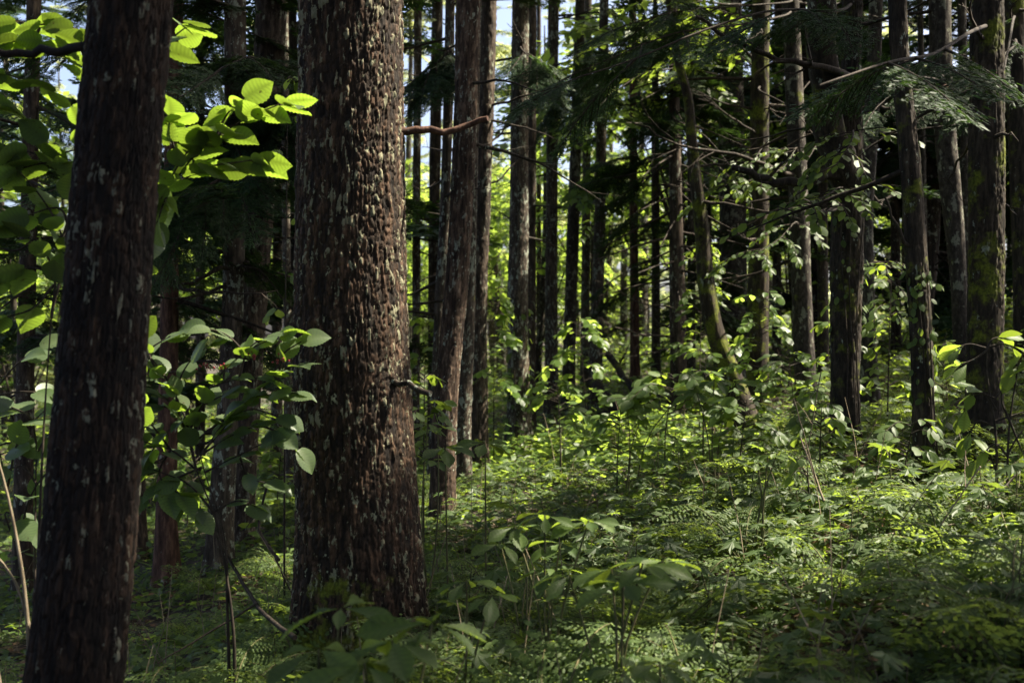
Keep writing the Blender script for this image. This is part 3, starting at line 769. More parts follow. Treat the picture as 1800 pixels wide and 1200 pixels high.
tree("Y", "fir_tree", "dark fir with drooping tiers of foliage down to the undergrowth",
     [(1194, 720, 30), (1190, 500, 27), (1186, 250, 20), (1184, 0, 14)], d=13.5, bark=M_DIM, H=8, limbs=(5, 0.7, 1.6), crown=fir(1.4, 7.8, 1.3, 104, SPRAY, droop=(-0.5, -0.1)))
# --- right
tree("Z", "mossy_tree", "crooked mossy trunk leaning left out of the undergrowth, bright moss on one side",
     [(1306, 720, 44), (1285, 660, 38), (1255, 580, 33), (1240, 490, 30), (1234, 400, 26), (1222, 310, 22), (1214, 230, 18), (1210, 170, 17), (1192, 110, 15), (1180, 40, 13), (1176, 0, 12)], d=11.0, bark=M_MOSS, H=5.6, lump=0.07,
     limbs=(3, 2, 3.4), crown=broad(4.9, (1.0, 0.8, 0.5), 60), flare=0.2)
tree("AA", "broadleaf_tree", "broad pale grey trunk in dim light behind the crooked mossy trunk",
     [(1292, 700, 52), (1290, 600, 48), (1287, 350, 47), (1284, 100, 42), (1283, 0, 40)], d=16.0, bark=M_PALE, H=13, limbs=(5, 2, 5.6), crown=fir(3.2, 12.6, 1.7, 24, SPRAY_L))
tree("BB", "mossy_tree", "dark trunk with a mossy sunlit edge between the crooked trunk and a pale lichened one",
     [(1331, 730, 40), (1332, 600, 37), (1334, 400, 35), (1336, 150, 32), (1338, 0, 30)], d=12.0, bark=M_MOSS, H=11, lump=0.06, limbs=(8, 1.6, 4.6), crown=broad(4.0, (1.3, 1.0, 0.8), 90))
tree("CC", "broadleaf_tree", "pale lichen-covered trunk next to the big dark forked trunk",
     [(1420, 750, 38), (1413, 620, 36), (1405, 400, 34), (1398, 200, 31), (1390, 0, 29)], d=11.2, bark=M_PALE, H=11, lump=0.06, limbs=(6, 1.5, 4.4), crown=broad(4.6, (1.4, 1.0, 0.7), 80))
tree("DD", "mossy_tree", "big dark mossy trunk that forks high up, ivy on its middle",
     [(1486, 790, 46), (1486, 650, 47), (1488, 500, 54), (1490, 400, 56), (1492, 300, 52), (1495, 200, 36), (1498, 0, 33)], base=(1486, 790), bark=M_MOSS2, H=11, lump=0.07, plate=(0.05, 0.12, 0.009), limbs=(6, 1.6, 3.8), crown=broad(4.6, (1.3, 1.0, 0.6), 70))
tree("EE", "broadleaf_tree", "trunk with pale peeling upper bark tucked behind the big dark forked trunk",
     [(1530, 780, 36), (1528, 650, 30), (1524, 500, 25), (1520, 380, 27), (1530, 250, 25), (1537, 100, 24), (1540, 0, 24)], d=9.9, bark=M_PALE, H=10, lump=0.07, limbs=(4, 1.8, 3.8), crown=broad(4.6, (1.1, 0.9, 0.6), 50))
tree("FF", "mossy_tree", "slim dark trunk with heart-leaved ivy at its foot, leaning left as it rises",
     [(1626, 845, 39), (1622, 700, 36), (1618, 560, 39), (1608, 400, 36), (1598, 260, 36), (1590, 200, 33), (1581, 100, 32), (1577, 0, 31)], base=(1626, 845), bark=M_MOSS2, H=9, lump=0.06, plate=(0.04, 0.1, 0.006), limbs=(7, 1.4, 3.4), crown=broad(4.2, (1.1, 0.9, 0.6), 60))
tree("GG", "broadleaf_tree", "thin pale trunk right behind the slim ivy-footed trunk",
     [(1628, 720, 12), (1624, 400, 11), (1617, 0, 10)], d=15, bark=M_PALE, H=11, limbs=(5, 2, 5.6), crown=broad(6, (1.2, 1.0, 0.6), 50))
tree("HH", "broadleaf_tree", "broken pale trunk with a bare barkless patch halfway up",
     [(1694, 740, 22), (1690, 600, 24), (1684, 480, 27), (1676, 380, 34), (1664, 270, 36), (1656, 150, 37), (1652, 0, 38)], d=9.9, bark=M_PALE, H=9, lump=0.12, limbs=(7, 1.8, 3.9), crown=broad(4.6, (1.0, 0.9, 0.6), 50))
tree("II", "mossy_tree", "stout dark trunk with bright moss on its upper right side",
     [(1727, 795, 60), (1731, 700, 60), (1733, 500, 62), (1734, 350, 62), (1735, 100, 56), (1735, 0, 55)], base=(1727, 797), bark=M_MOSS, H=10, lump=0.06, plate=(0.05, 0.12, 0.008), limbs=(8, 1.7, 3.4), crown=broad(4.4, (1.2, 1.0, 0.6), 70))
tree("JJ", "mossy_tree", "dark trunk cut by the right edge of the view",
     [(1806, 720, 40), (1800, 500, 36), (1792, 250, 36), (1782, 0, 38)], d=9.4, bark=M_MOSS2, H=10, lump=0.05, limbs=(6, 1.8, 3.8), crown=fir(3.6, 9.6, 1.4, 20))
tree("KK", "broadleaf_tree", "pale thin trunk in the gap left of the stout dark trunk",
     [(1700, 720, 18), (1697, 300, 16), (1690, 0, 15)], d=14, bark=M_PALE, H=11, limbs=(6, 1.8, 5.2), crown=broad(5.6, (1.3, 1.0, 0.8), 60))
tree("LL", "conifer_tree", "dim trunk behind the pale lichen-covered trunk and the dark mossy one",
     [(1365, 720, 17), (1366, 400, 15), (1368, 0, 14)], d=18, bark=M_DIM, H=12, limbs=(6, 2, 6), crown=fir(2.8, 11.5, 1.6, 26, SPRAY_L))
tree("MM", "conifer_tree", "dim brown trunk between the ivy-footed trunk and the big forked trunk",
     [(1576, 720, 18), (1574, 400, 16), (1570, 0, 14)], d=17, bark=M_DIM, H=12, limbs=(6, 2, 5.6), crown=fir(2.4, 11.5, 1.6, 28, SPRAY_L))
tree("NN", "conifer_tree", "thin shaded trunk behind the dark drooping fir's right side",
     [(1216, 720, 14), (1215, 400, 13), (1214, 0, 12)], d=14.5, bark=M_PALE, H=11, limbs=(6, 1.8, 5.4), crown=fir(3.0, 10.5, 1.5, 22, SPRAY_L))
tree("OO", "conifer_tree", "dark slim trunk just right of the big forked trunk's pale neighbour",
     [(1447, 730, 20), (1446, 400, 18), (1447, 0, 17)], d=13.5, bark=M_MOSS2, H=11, limbs=(5, 1.8, 5), crown=fir(2.6, 10.5, 1.5, 26, SPRAY_L))

# named limbs
limb_px("B", [(706, 229, -0.02), (735, 226, 0.0), (790, 231, 0.03), (825, 216, 0.02), (859, 206, 0.0)], 0.022, 0.012, 0, M_RUST, "broken_limb")
limb_px("B", [(692, 668, -0.16), (722, 677, -0.2), (757, 690, -0.24)], 0.016, 0.012, 0, M_GREY, "limb_stub")
limb_px("DD", [(1478, 128, -0.3), (1430, 118, -0.5), (1345, 98, -0.7), (1290, 72, -0.8), (1222, 27, -0.9)], 0.028, 0.010, 5, M_TWIG, "broken_limb")
limb_px("CC", [(1370, 300, -0.2), (1310, 278, -0.3), (1230, 262, -0.4), (1170, 247, -0.5), (1128, 222, -0.5), (1085, 210, -0.5)], 0.028, 0.004, 5, M_TWIG)
limb_px("CC", [(1184, 246, -0.45), (1150, 218, -0.5), (1125, 178, -0.5)], 0.010, 0.003, 2, M_TWIG, from_axis=False)
limb_px("BB", [(1315, 225, -0.2), (1270, 195, -0.25), (1233, 162, -0.3)], 0.016, 0.004, 3)
limb_px("DD", [(1470, 305, -0.1), (1420, 318, -0.2), (1370, 322, -0.2), (1290, 292, -0.3)], 0.05, 0.02, 3, M_MOSS2, "limb")
limb_px("DD", [(1486, 310, -.03), (1462, 230, -.12), (1448, 130, -.25), (1444, 0, -.38), (1440, -160, -.5)], 0.115, 0.085, 0, M_MOSS2, "limb")
limb_px("HH", [(1652, 155, -0.05), (1676, 172, -0.1), (1712, 203, -0.2)], 0.04, 0.028, 0, M_RUST, "broken_limb")
limb_px("II", [(1752, 240, -0.1), (1776, 236, -0.2), (1792, 246, -0.2)], 0.02, 0.004, 2)
limb_px("FF", [(1590, 425, -0.05), (1572, 385, -0.1), (1556, 345, -0.1)], 0.014, 0.005, 1)
limb_px("Y", [(1180, 540, -0.2), (1120, 530, -0.4), (1075, 500, -0.5), (1055, 480, -0.5)], 0.012, 0.003, 3)
limb_px("Y", [(1180, 610, -0.2), (1140, 622, -0.4), (1090, 625, -0.5), (1062, 612, -0.5)], 0.014, 0.003, 4)
limb_px("M", [(872, 320, 0), (905, 285, 0.1), (945, 250, 0.2)], 0.012, 0.003, 2)
limb_px("M", [(870, 245, 0), (890, 220, 0), (898, 195, 0)], 0.014, 0.004, 1)
limb_px("C", [(395, 470, -0.1), (330, 500, -0.2), (262, 480, -0.3), (255, 470, -0.3)], 0.018, 0.006, 4)
limb_px("C", [(420, 468, -0.1), (455, 475, -0.15), (495, 525, -0.2)], 0.014, 0.004, 3)
limb_px("C", [(398, 420, -0.1), (340, 400, -0.2), (265, 470, -0.4)], 0.012, 0.004, 4)
limb_px("C", [(396, 115, 0), (350, 115, 0.1), (300, 108, 0.1)], 0.018, 0.006, 3)
limb_px("A", [(150, 86, 0.05), (90, 92, 0.1), (0, 95, 0.15), (-60, 90, 0.15)], 0.016, 0.01, 1, M_DARK, "limb")

# ------------------------------------------------------------------ the wood beyond the clearing
def bg_proto(name, label, cat, group, leaf, H, z0, r0, n, protos, seed, bark, rad=0.13, kind="fir"):
    rng = np.random.default_rng(seed)
    root = thing(name, label, cat, (0, 0, -50), group)
    z = np.concatenate([[-0.4], np.linspace(0, H, 26)]); r = rad * (1 - np.clip(z / H, 0, 1)) ** 0.8 + 0.012
    mb = MB(); P = np.stack([0.13 * np.sin(z * 0.5 + seed) + 0.04 * np.sin(z * 1.7 + seed), 0.11 * np.sin(z * 0.43 + seed * 2), z], -1); tube(mb, P, r, 12)
    for i in range(26):                                       # dead whorls under the crown
        zz = rng.uniform(1.0, z0 + 2.0); az = rng.uniform(0, 6.28); l = rng.uniform(0.5, 1.5)
        d = np.array([math.cos(az), math.sin(az), rng.uniform(-0.4, 0.25)])
        tube(mb, [(0, 0, zz), d * l * 0.5 + (0, 0, zz), d * l + (0, 0, zz + 0.1 * rng.normal())], [0.016, 0.01, 0.003], 4, cap=False)
    mb.build("trunk", bark, root)
    if kind == "fir":
        m = fir_crown(rng, z0, H, r0, n, protos, droop=(-0.4, 0.15), rmin=0.4, power=0.7)
    else:
        m = leafy_crown(rng, (0, 0, (z0 + H) / 2), (r0, r0, (H - z0) / 2), n, protos, 0.9, 9, (0, 0, z0 * 0.8))
    m.build("crown", [leaf, M_TWIG], root)
    return root
GRP_L = "sunlit conifers beyond the clearing"
BG = {
 "larch": [bg_proto("larch_tree", "slim sunlit larch with soft yellow-green foliage beyond the clearing", "tree", GRP_L, M_LARCH, 16, z, 2.2, n, SPRAY_L, sd, M_GREY) for z, n, sd in ((4.0, 22, 101), (6.0, 18, 102), (3.0, 24, 103))],
 "dark": [bg_proto("fir_tree", "shaded fir with dark green tiers deep in the wood", "tree", "shaded firs deep in the wood", M_FIR, 14, z, 2.4, n, SPRAY_L, sd, M_DIM) for z, n, sd in ((1.2, 44, 111), (2.6, 36, 112))],
 "broad": [bg_proto("broadleaf_tree", "young broad-leaved tree with bright green leaves deep in the wood", "tree", "bright broad-leaved trees deep in the wood", M_LIGHT, 8, z, 1.9, n, TWIG, sd, M_PALE, 0.07, "broad") for z, n, sd in ((1.2, 95, 121), (2.4, 95, 122))],
}
used = set()
def put_bg(kind, k, x, y, sc, rz):
    p = BG[kind][k % len(BG[kind])]
    loc = (x, y, gz(x, y) - 0.05)
    if p.name not in used:
        used.add(p.name); p.location = loc; p.rotation_euler.z = rz; p.scale = (sc,) * 3
    else: p = copy_tree(p, loc, rz, sc)
    p.rotation_euler = (rng.normal(0, 0.025), rng.normal(0, 0.025), rz)
rng = np.random.default_rng(77)
bgp = []
def far_spot(u0, u1, d0, d1, gap):
    for _ in range(60):
        d = math.sqrt(rng.uniform(d0 * d0, d1 * d1)); x = (rng.uniform(u0, u1) - 900) / FPX * d
        if all((x - a) ** 2 + (d - b) ** 2 > gap * gap for a, b in bgp): break
    bgp.append((x, d)); return x, d
for kind, n, u0, u1, d0, d1, gap in (("larch", 11, 690, 1190, 30, 48, 3.0), ("dark", 3, -120, 520, 15, 26, 2.4), ("larch", 11, -150, 700, 26, 46, 2.6), ("dark", 7, 1420, 1980, 16, 23, 2.0),
                                     ("broad", 18, 1180, 1950, 16, 36, 1.8), ("broad", 13, -100, 700, 15, 36, 2.0), ("broad", 14, 720, 1150, 22, 44, 2.0), ("larch", 7, 1300, 1950, 30, 46, 2.4)):
    for i in range(n):
        x, y = far_spot(u0, u1, d0, d1, gap)
        put_bg(kind, int(rng.integers(0, 3)), x, y, rng.uniform(0.8, 1.2), rng.uniform(0, 6.28))
# the last of the wood, one mass
mb = MB(); n = 1300
a = rng.uniform(-0.62, 0.62, n); d = rng.uniform(46, 62, n)
hgt = 3.5 + 7 * vnoise(a * 26, d * 0.12, 0 * a, 9) + 5 * vnoise(a * 80, d * 0.3, 0 * a, 10)
z = -1.4 + rng.uniform(0, 1, n) ** 0.85 * hgt
P = np.stack([np.tan(a) * d, d, z], -1)
put_sprays(mb, rng, P, rng.uniform(0, 6.28, n), rng.uniform(-0.5, 0.3, n), rng.uniform(1.6, 3.2, n), SPRAY_C + TWIG[:2], 0.5, {0: 0, 1: 1})
tag(mb.build("distant_wood", [M_LARCH, M_TWIG]), kind="stuff", label="pale sunlit mass of far-off wood closing the view", cat="wood")

# ------------------------------------------------------------------ unseen foliage added over the near ground for shade, holes cut for sun
rng = np.random.default_rng(91)
n = 48000
q = np.stack([rng.uniform(-20, 15, n), rng.uniform(-17, 25, n)], -1)
q[(q[:, 0] < 2.6) & (q[:, 1] > 20), 1] -= 30
h = rng.uniform(10.2, 14.5, n)
P = np.concatenate([q + h[:, None] * SUN[:2] / SUN[2], h[:, None]], -1)
cx = np.clip((q[:, 1] - (10.0 - 3.4 * np.clip(2.2 - 2.2 * abs(q[:, 0] - 0.2) / 1.7, 0, 1))) / 1.6, 0, 1) * np.clip((q[:, 0] + 3.5) / 1.5, 0, 1) * np.clip((3.2 - q[:, 0]) / 1.5, 0, 1)         # foliage thinned to light the clearing
keep = rng.random(n) > 0.93 * cx
gap = vnoise(q[:, 0] * 1.15, q[:, 1] * 1.15, 0 * q[:, 0], 33) + 0.5 * vnoise(q[:, 0] * 3.2, q[:, 1] * 3.2, 0 * q[:, 0], 34)
shade = np.zeros(n, bool)  # spots where the added foliage is kept thick to hold them in shade
for u, v, d, rad in ((705, 520, 5.1, .42), (705, 640, 5.1, .36), (700, 860, 5.1, .36), (690, 960, 5.1, .4), (640, 600, 5.0, .4), (1500, 950, 5.2, .6), (1640, 980, 4.6, .6), (1600, 1070, 3.9, .5), (1760, 960, 4.6, .6), (1440, 1040, 4.3, .5), (1540, 1010, 4.5, .5), (1700, 900, 5.6, .6), (1350, 900, 5.8, .6), (1500, 880, 5.8, .6), (1620, 880, 5.6, .6), (1300, 970, 5.2, .6), (1200, 940, 6, .6), (1250, 1020, 4.8, .6), (1400, 960, 5.2, .6), (1450, 850, 6.8, .6)):
    qq = q_of(at(u, v, d)); shade |= np.hypot(q[:, 0] - qq[0], q[:, 1] - qq[1]) < rad
for u in range(1130, 1800, 90):
    for v in range(880, 1120, 50):
        qq = q_of(at(u, v, dist_at(u, v))); shade |= np.hypot(q[:, 0] - qq[0], q[:, 1] - qq[1]) < 0.45
keep &= (gap < 1.06) | (shade & (gap < 1.3))
keep &= ~((q[:, 0] < -1.8) & (q[:, 1] > 10) & (rng.random(n) < 0.85))
keep &= ~((q[:, 0] > 3.2) & (q[:, 1] > 13) & (rng.random(n) < 0.78))
keep &= ~hole(P, 0.16)
for x, y, rad in ((-3.0, 5.6, 5.0), (0.2, 3.2, 2.0), (0.6, 8.5, 2.2), (2.2, 5.0, 1.6)):      # openings cut to bring sky light down on the plants
    keep &= ~((np.hypot(P[:, 0] - x, P[:, 1] - y) < rad) & (rng.random(n) < 0.96))
P = P[keep]; m = len(P)
mb = MB(); OFF = np.zeros(3)
put_sprays(mb, rng, P, rng.uniform(0, 6.28, m), rng.uniform(-0.4, 0.2, m), rng.uniform(0.35, 0.75, m), SPRAY_C, 0.4); OFF = None
tag(mb.build("shade_canopy", [M_FIR]), kind="stuff", label="unseen fir foliage added overhead to shade and dapple the near ground", cat="canopy")

# ------------------------------------------------------------------ shrubs and plants
def leaves_along(mb, rng, P, size, spacing, protos, start=0.25, tilt=0.3, mat=0, spread=0.9, face=0.35, terminal=True, stalk=None, dz=(-0.45, 0.12)):
    """pairs of leaves along the twig P (n,3); FACE leans the blades towards the viewer's side"""
    s = np.concatenate([[0], np.cumsum(np.linalg.norm(np.diff(P, axis=0), axis=1))])
    k = max(1, int((s[-1] * (1 - start)) / spacing))
    ts = start * s[-1] + (np.arange(k) + 0.6) * (s[-1] * (1 - start)) / k
    X = np.stack([np.interp(ts, s, P[:, i]) for i in range(3)], -1)
    T = norm(np.stack([np.interp(ts, s, np.gradient(P[:, i], s)) for i in range(3)], -1))
    side = norm(np.cross(T, np.array([0.05, 0.02, 1.0])))
    pos = []; D = []; sz = []
    for i in range(k):
        for sg in (-1, 1):
            if rng.random() < 0.08: continue
            a = rng.uniform(0.35, 1.0) * spread
            d = T[i] * math.cos(a) + side[i] * sg * math.sin(a) + np.array([0, 0, rng.uniform(*dz)])
            d = norm(d); pos.append(X[i] + d * size * 0.12); D.append(d); sz.append(size * rng.uniform(0.65, 1.15))
            if stalk is not None: tube(mb, [X[i], X[i] + d * size * 0.13], [size * 0.012, size * 0.009], 3, stalk, cap=False)
    if terminal:
        d = norm(T[-1] + np.array([0, 0, -0.25])); pos.append(P[-1]); D.append(d); sz.append(size * rng.uniform(0.8, 1.1))
    pos = np.array(pos); D = np.array(D); sz = np.array(sz); n = len(pos)
    up = np.tile([0, -face, 1.0], (n, 1)) + rng.normal(0, tilt, (n, 3))
    M = frames(D, up) * sz[:, None, None]
    kk = rng.integers(0, len(protos), n)
    for i, pr in enumerate(protos): scatter(mb, pr, M[kk == i], pos[kk == i], {0: mat})

def pixel_shrub(name, label, base, d, twigs, size, leaf, protos=(L_VIB, L_VIB2), seed=1, spacing=0.11, r0=0.009, face=0.35, group=None, tilt=0.3, stem=None, start=0.25, cat="shrub", dz=(-0.45, 0.12)):
    rng = np.random.default_rng(seed)
    x = (base - 900) / FPX * d
    B = np.array([x, d, gz(x, d)])
    root = thing(name, label, cat, B, group)
    sm = MB(); fo = MB()
    for tw in twigs:
        lv = tw[0] if isinstance(tw[0], str) else None
        pts = tw[1:] if lv else tw
        P = np.array([at(p[0], p[1], d + (p[2] if len(p) > 2 else 0)) for p in pts]) - B
        if lv and 'g' in lv: P = np.concatenate([[np.array([P[0][0] * 0.4, P[0][1] * 0.4, -0.05])], P])
        P = smooth_path(P, max(5, 4 * len(P)))
        k = 1.0 if lv and 'g' in lv else 0.55
        tube(sm, P, np.linspace(r0 * k, r0 * 0.25, len(P)), 5)
        if not (lv and 'n' in lv): leaves_along(fo, rng, P, size, spacing, protos, start=start, face=face, tilt=tilt, stalk=1, dz=dz)
    sm.build("stem", stem or M_TWIG, root); fo.build("foliage", [leaf, M_GSTEM], root)
    return root, B
pixel_shrub("viburnum_shrub", "big-leaved shrub glowing bright green in the sun around the lichen-patched trunk", 60, 3.9, [
    ("gn", (70, 900), (80, 700), (90, 560)), ("g", (230, 760, .1), (240, 520, .1), (300, 330, .1), (380, 240), (440, 205), (505, 178)),
    [(300, 330, .1), (350, 300, .1), (420, 285), (455, 280)], [(380, 240), (400, 200), (430, 172)], [(320, 290, .1), (300, 240, .05), (300, 205)], [(300, 330, .1), (280, 380), (275, 400)],
    [(250, 420, .1), (320, 280), (370, 215)], [(260, 120, .2), (300, 70, .1), (335, 42)],
    [(90, 560), (95, 480), (60, 420), (0, 395)], [(95, 480), (50, 470), (-10, 500)], [(90, 560), (110, 420), (60, 330), (0, 270)], [(110, 420), (130, 330), (70, 235), (20, 190)],
    [(130, 340), (100, 290), (20, 300)], [(130, 330), (150, 230), (90, 160), (10, 130)], [(60, 420), (30, 440), (-20, 430)], [(150, 230), (160, 140), (100, 80), (20, 70)], [(160, 140), (120, 50), (40, 40), (-20, 20)], [(160, 120), (150, 60), (120, 45)],
    [(100, 290), (60, 270), (-20, 250)], [(95, 500), (60, 540), (0, 560)], [(130, 340), (150, 300), (120, 280)], [(120, 400), (110, 370), (40, 380)]],
    0.118, M_VIB, seed=4, spacing=0.075, face=-0.55, start=0.15)
pixel_shrub("viburnum_shrub", "dull green big-leaved shrub with red berries between the two thick trunks", 408, 4.25, [
    ("gn", (410, 1105), (398, 1010), (375, 900), (345, 825), (335, 790)), ("gn", (400, 1080), (392, 930), (360, 830), (352, 800)),
    [(345, 825), (320, 720), (275, 650), (255, 640)], [(335, 790), (370, 680), (430, 620), (500, 585)], [(352, 800), (420, 720), (480, 660), (525, 640)], [(345, 825), (300, 790), (250, 775)],
    [(352, 800), (400, 770), (450, 745)], [(320, 720), (280, 715), (245, 740)], [(330, 770), (310, 690), (330, 640), (370, 605)], [(370, 680), (420, 665), (470, 665)], [(360, 830), (420, 800), (470, 775)],
    [(345, 825), (290, 850), (250, 880)], [(375, 900), (330, 850), (270, 825)], [(330, 770), (350, 720), (400, 690)], [(320, 720), (260, 690), (240, 700)], [(300, 790), (260, 740), (235, 720)], [(352, 800), (440, 700), (520, 690)], [(420, 665), (440, 610), (470, 590)],
    [(335, 790), (340, 730), (310, 745), (260, 800)], [(350, 770), (390, 740), (440, 720), (500, 735)], [(310, 690), (290, 660), (250, 610)],
    [(275, 650), (262, 620), (300, 590)], [(430, 620), (400, 590), (360, 575)], [(480, 660), (500, 620), (530, 600)], [(450, 745), (490, 760), (525, 790)], [(250, 775), (240, 800), (232, 830)], [(290, 850), (330, 880), (350, 900)], [(420, 800), (440, 840), (480, 850)], [(375, 900), (420, 880), (450, 890)], [(300, 790), (280, 830), (300, 870)]],
    0.1, M_VIB, seed=9, spacing=0.07, face=0.4, tilt=0.25, start=0.08, dz=(-0.25, 0.08))
rootv = bpy.data.objects["viburnum_shrub.001"]
Bv = np.array(rootv.location)
for k, (u, v) in enumerate(((358, 642), (393, 645), (447, 628), (490, 632))):
    mb = MB(); rr = np.random.default_rng(k)
    c = at(u, v, 4.2) - Bv
    for j in range(9):
        p = c + rr.normal(0, 0.011, 3); e = 0.0046
        s_ = [(0, 0, e), (e, 0, 0), (0, e, 0), (-e, 0, 0), (0, -e, 0), (0, 0, -e)]
        th = np.linspace(0, 2 * math.pi, 7)[:-1]
        ring = lambda z, r: np.stack([p[0] + r * np.cos(th), p[1] + r * np.sin(th), np.full(6, p[2] + z)], -1)
        V = np.concatenate([[p - (0, 0, e)], ring(-e * .55, e * .8), ring(e * .55, e * .8), [p + (0, 0, e)]])
        i6 = np.arange(6); k6 = (i6 + 1) % 6
        mb.add(V, [np.stack([0 * i6, 1 + k6, 1 + i6], -1), np.stack([7 + i6, 7 + k6, 0 * i6 + 13], -1), np.stack([1 + i6, 1 + k6, 7 + k6, 7 + i6], -1)], 0, True)
        tube(mb, [c + (0, 0.01, -0.05), p], [0.0015, 0.001], 3, 1, cap=False)
    mb.build("berry_cluster", [M_BERRY, M_TWIG], rootv)
pixel_shrub("viburnum_shrub", "shaded big-leaved shrub low at the left edge by the lichen-patched trunk", 30, 4.4, [
    ("gn", (48, 1085), (30, 960), (12, 860), (-20, 700)), ("gn", (60, 1100), (62, 900), (64, 780)), [(12, 860), (40, 760), (80, 720)], [(30, 960), (60, 860), (110, 800)], [(-20, 700), (30, 640), (70, 610)], [(-20, 700), (20, 690), (90, 690)],
    [(12, 860), (0, 800), (40, 790)], [(64, 780), (50, 730), (20, 715)], [(64, 800), (80, 770), (100, 750)], [(30, 960), (10, 900), (60, 930)], [(64, 850), (40, 820), (0, 830)]],
    0.125, M_VIB, seed=15, spacing=0.12, face=0.8)
pixel_shrub("bare_shrub", "bare forked pale sticks leaning at the left edge", 20, 3.6, [("gn", (52, 1100), (20, 1010), (-20, 960)), ("gn", (48, 1085), (28, 940), (0, 820), (-20, 760)), ("gn", (0, 1200), (-10, 1150), (-30, 1110))], 0.1, M_VIB, seed=2, r0=0.012, stem=M_STEM)
bpy.data.objects.remove([c for c in bpy.data.objects["bare_shrub"].children if c.name.startswith("foliage")][0])
# right edge and mid-ground saplings
pixel_shrub("leafy_sapling", "long-leaved sapling in front of the stout dark trunk at the right edge", 1752, 4.6, [
    ("gn", (1752, 860), (1750, 760), (1735, 650), (1735, 610)), ("gn", (1768, 900), (1775, 740), (1790, 640)), [(1735, 612), (1700, 605), (1682, 612)], [(1735, 612), (1745, 596), (1758, 592)], [(1735, 615), (1715, 630), (1690, 640)], [(1735, 610), (1765, 605), (1790, 612)],
    [(1750, 700), (1715, 690), (1695, 720)], [(1750, 700), (1780, 660), (1800, 640)], [(1750, 750), (1720, 740), (1700, 770)], [(1750, 740), (1780, 730), (1810, 720)], [(1770, 800), (1750, 780), (1725, 800)], [(1770, 800), (1795, 760), (1820, 740)], [(1752, 720), (1730, 690), (1712, 680)], [(1775, 740), (1760, 700), (1770, 660)], [(1752, 830), (1740, 800), (1735, 790)],
    [(1790, 640), (1800, 620), (1820, 600)], [(1775, 740), (1800, 800), (1810, 820)]],
    0.10, M_BROAD, protos=(L_OVA, L_OBO), seed=22, spacing=0.055, face=0.5, start=0.35)
def sap(label, base, d, twigs, size=0.08, leaf=None, seed=1, **kw):
    pixel_shrub("leafy_sapling", label, base, d, twigs, size, leaf or M_BROAD, protos=kw.pop("protos", (L_OVA, L_OVA2)), seed=seed, spacing=kw.pop("spacing", 0.05), face=kw.pop("face", 0.45), r0=kw.pop("r0", 0.007), **kw)
def auto_twigs(rng, u, d, vb, vt, wid, n):
    """a stem from (u, vb) to (u, vt) with N side twigs reaching out up to WID pixels"""
    du = rng.uniform(-0.25, 0.25) * wid
    T = [("gn", (u, vb), (u + du * 0.4, vb + (vt - vb) * 0.5), (u + du, vt + 0.08 * (vb - vt)))]
    for i in range(n):
        t = rng.uniform(0.2, 1.0); v = vb + (vt - vb) * t; uu = u + du * t
        s = rng.choice([-1, 1]) * rng.uniform(0.45, 1.0) * wid * (1.1 - 0.6 * t); dz = rng.uniform(-0.5, 0.5) * wid * d / FPX * 2
        T.append([(uu, v, 0), (uu + s * 0.5, v - rng.uniform(0, 0.10) * abs(s) - 6, dz * 0.5), (uu + s, v + rng.uniform(-0.15, 0.25) * abs(s), dz)])
    return T
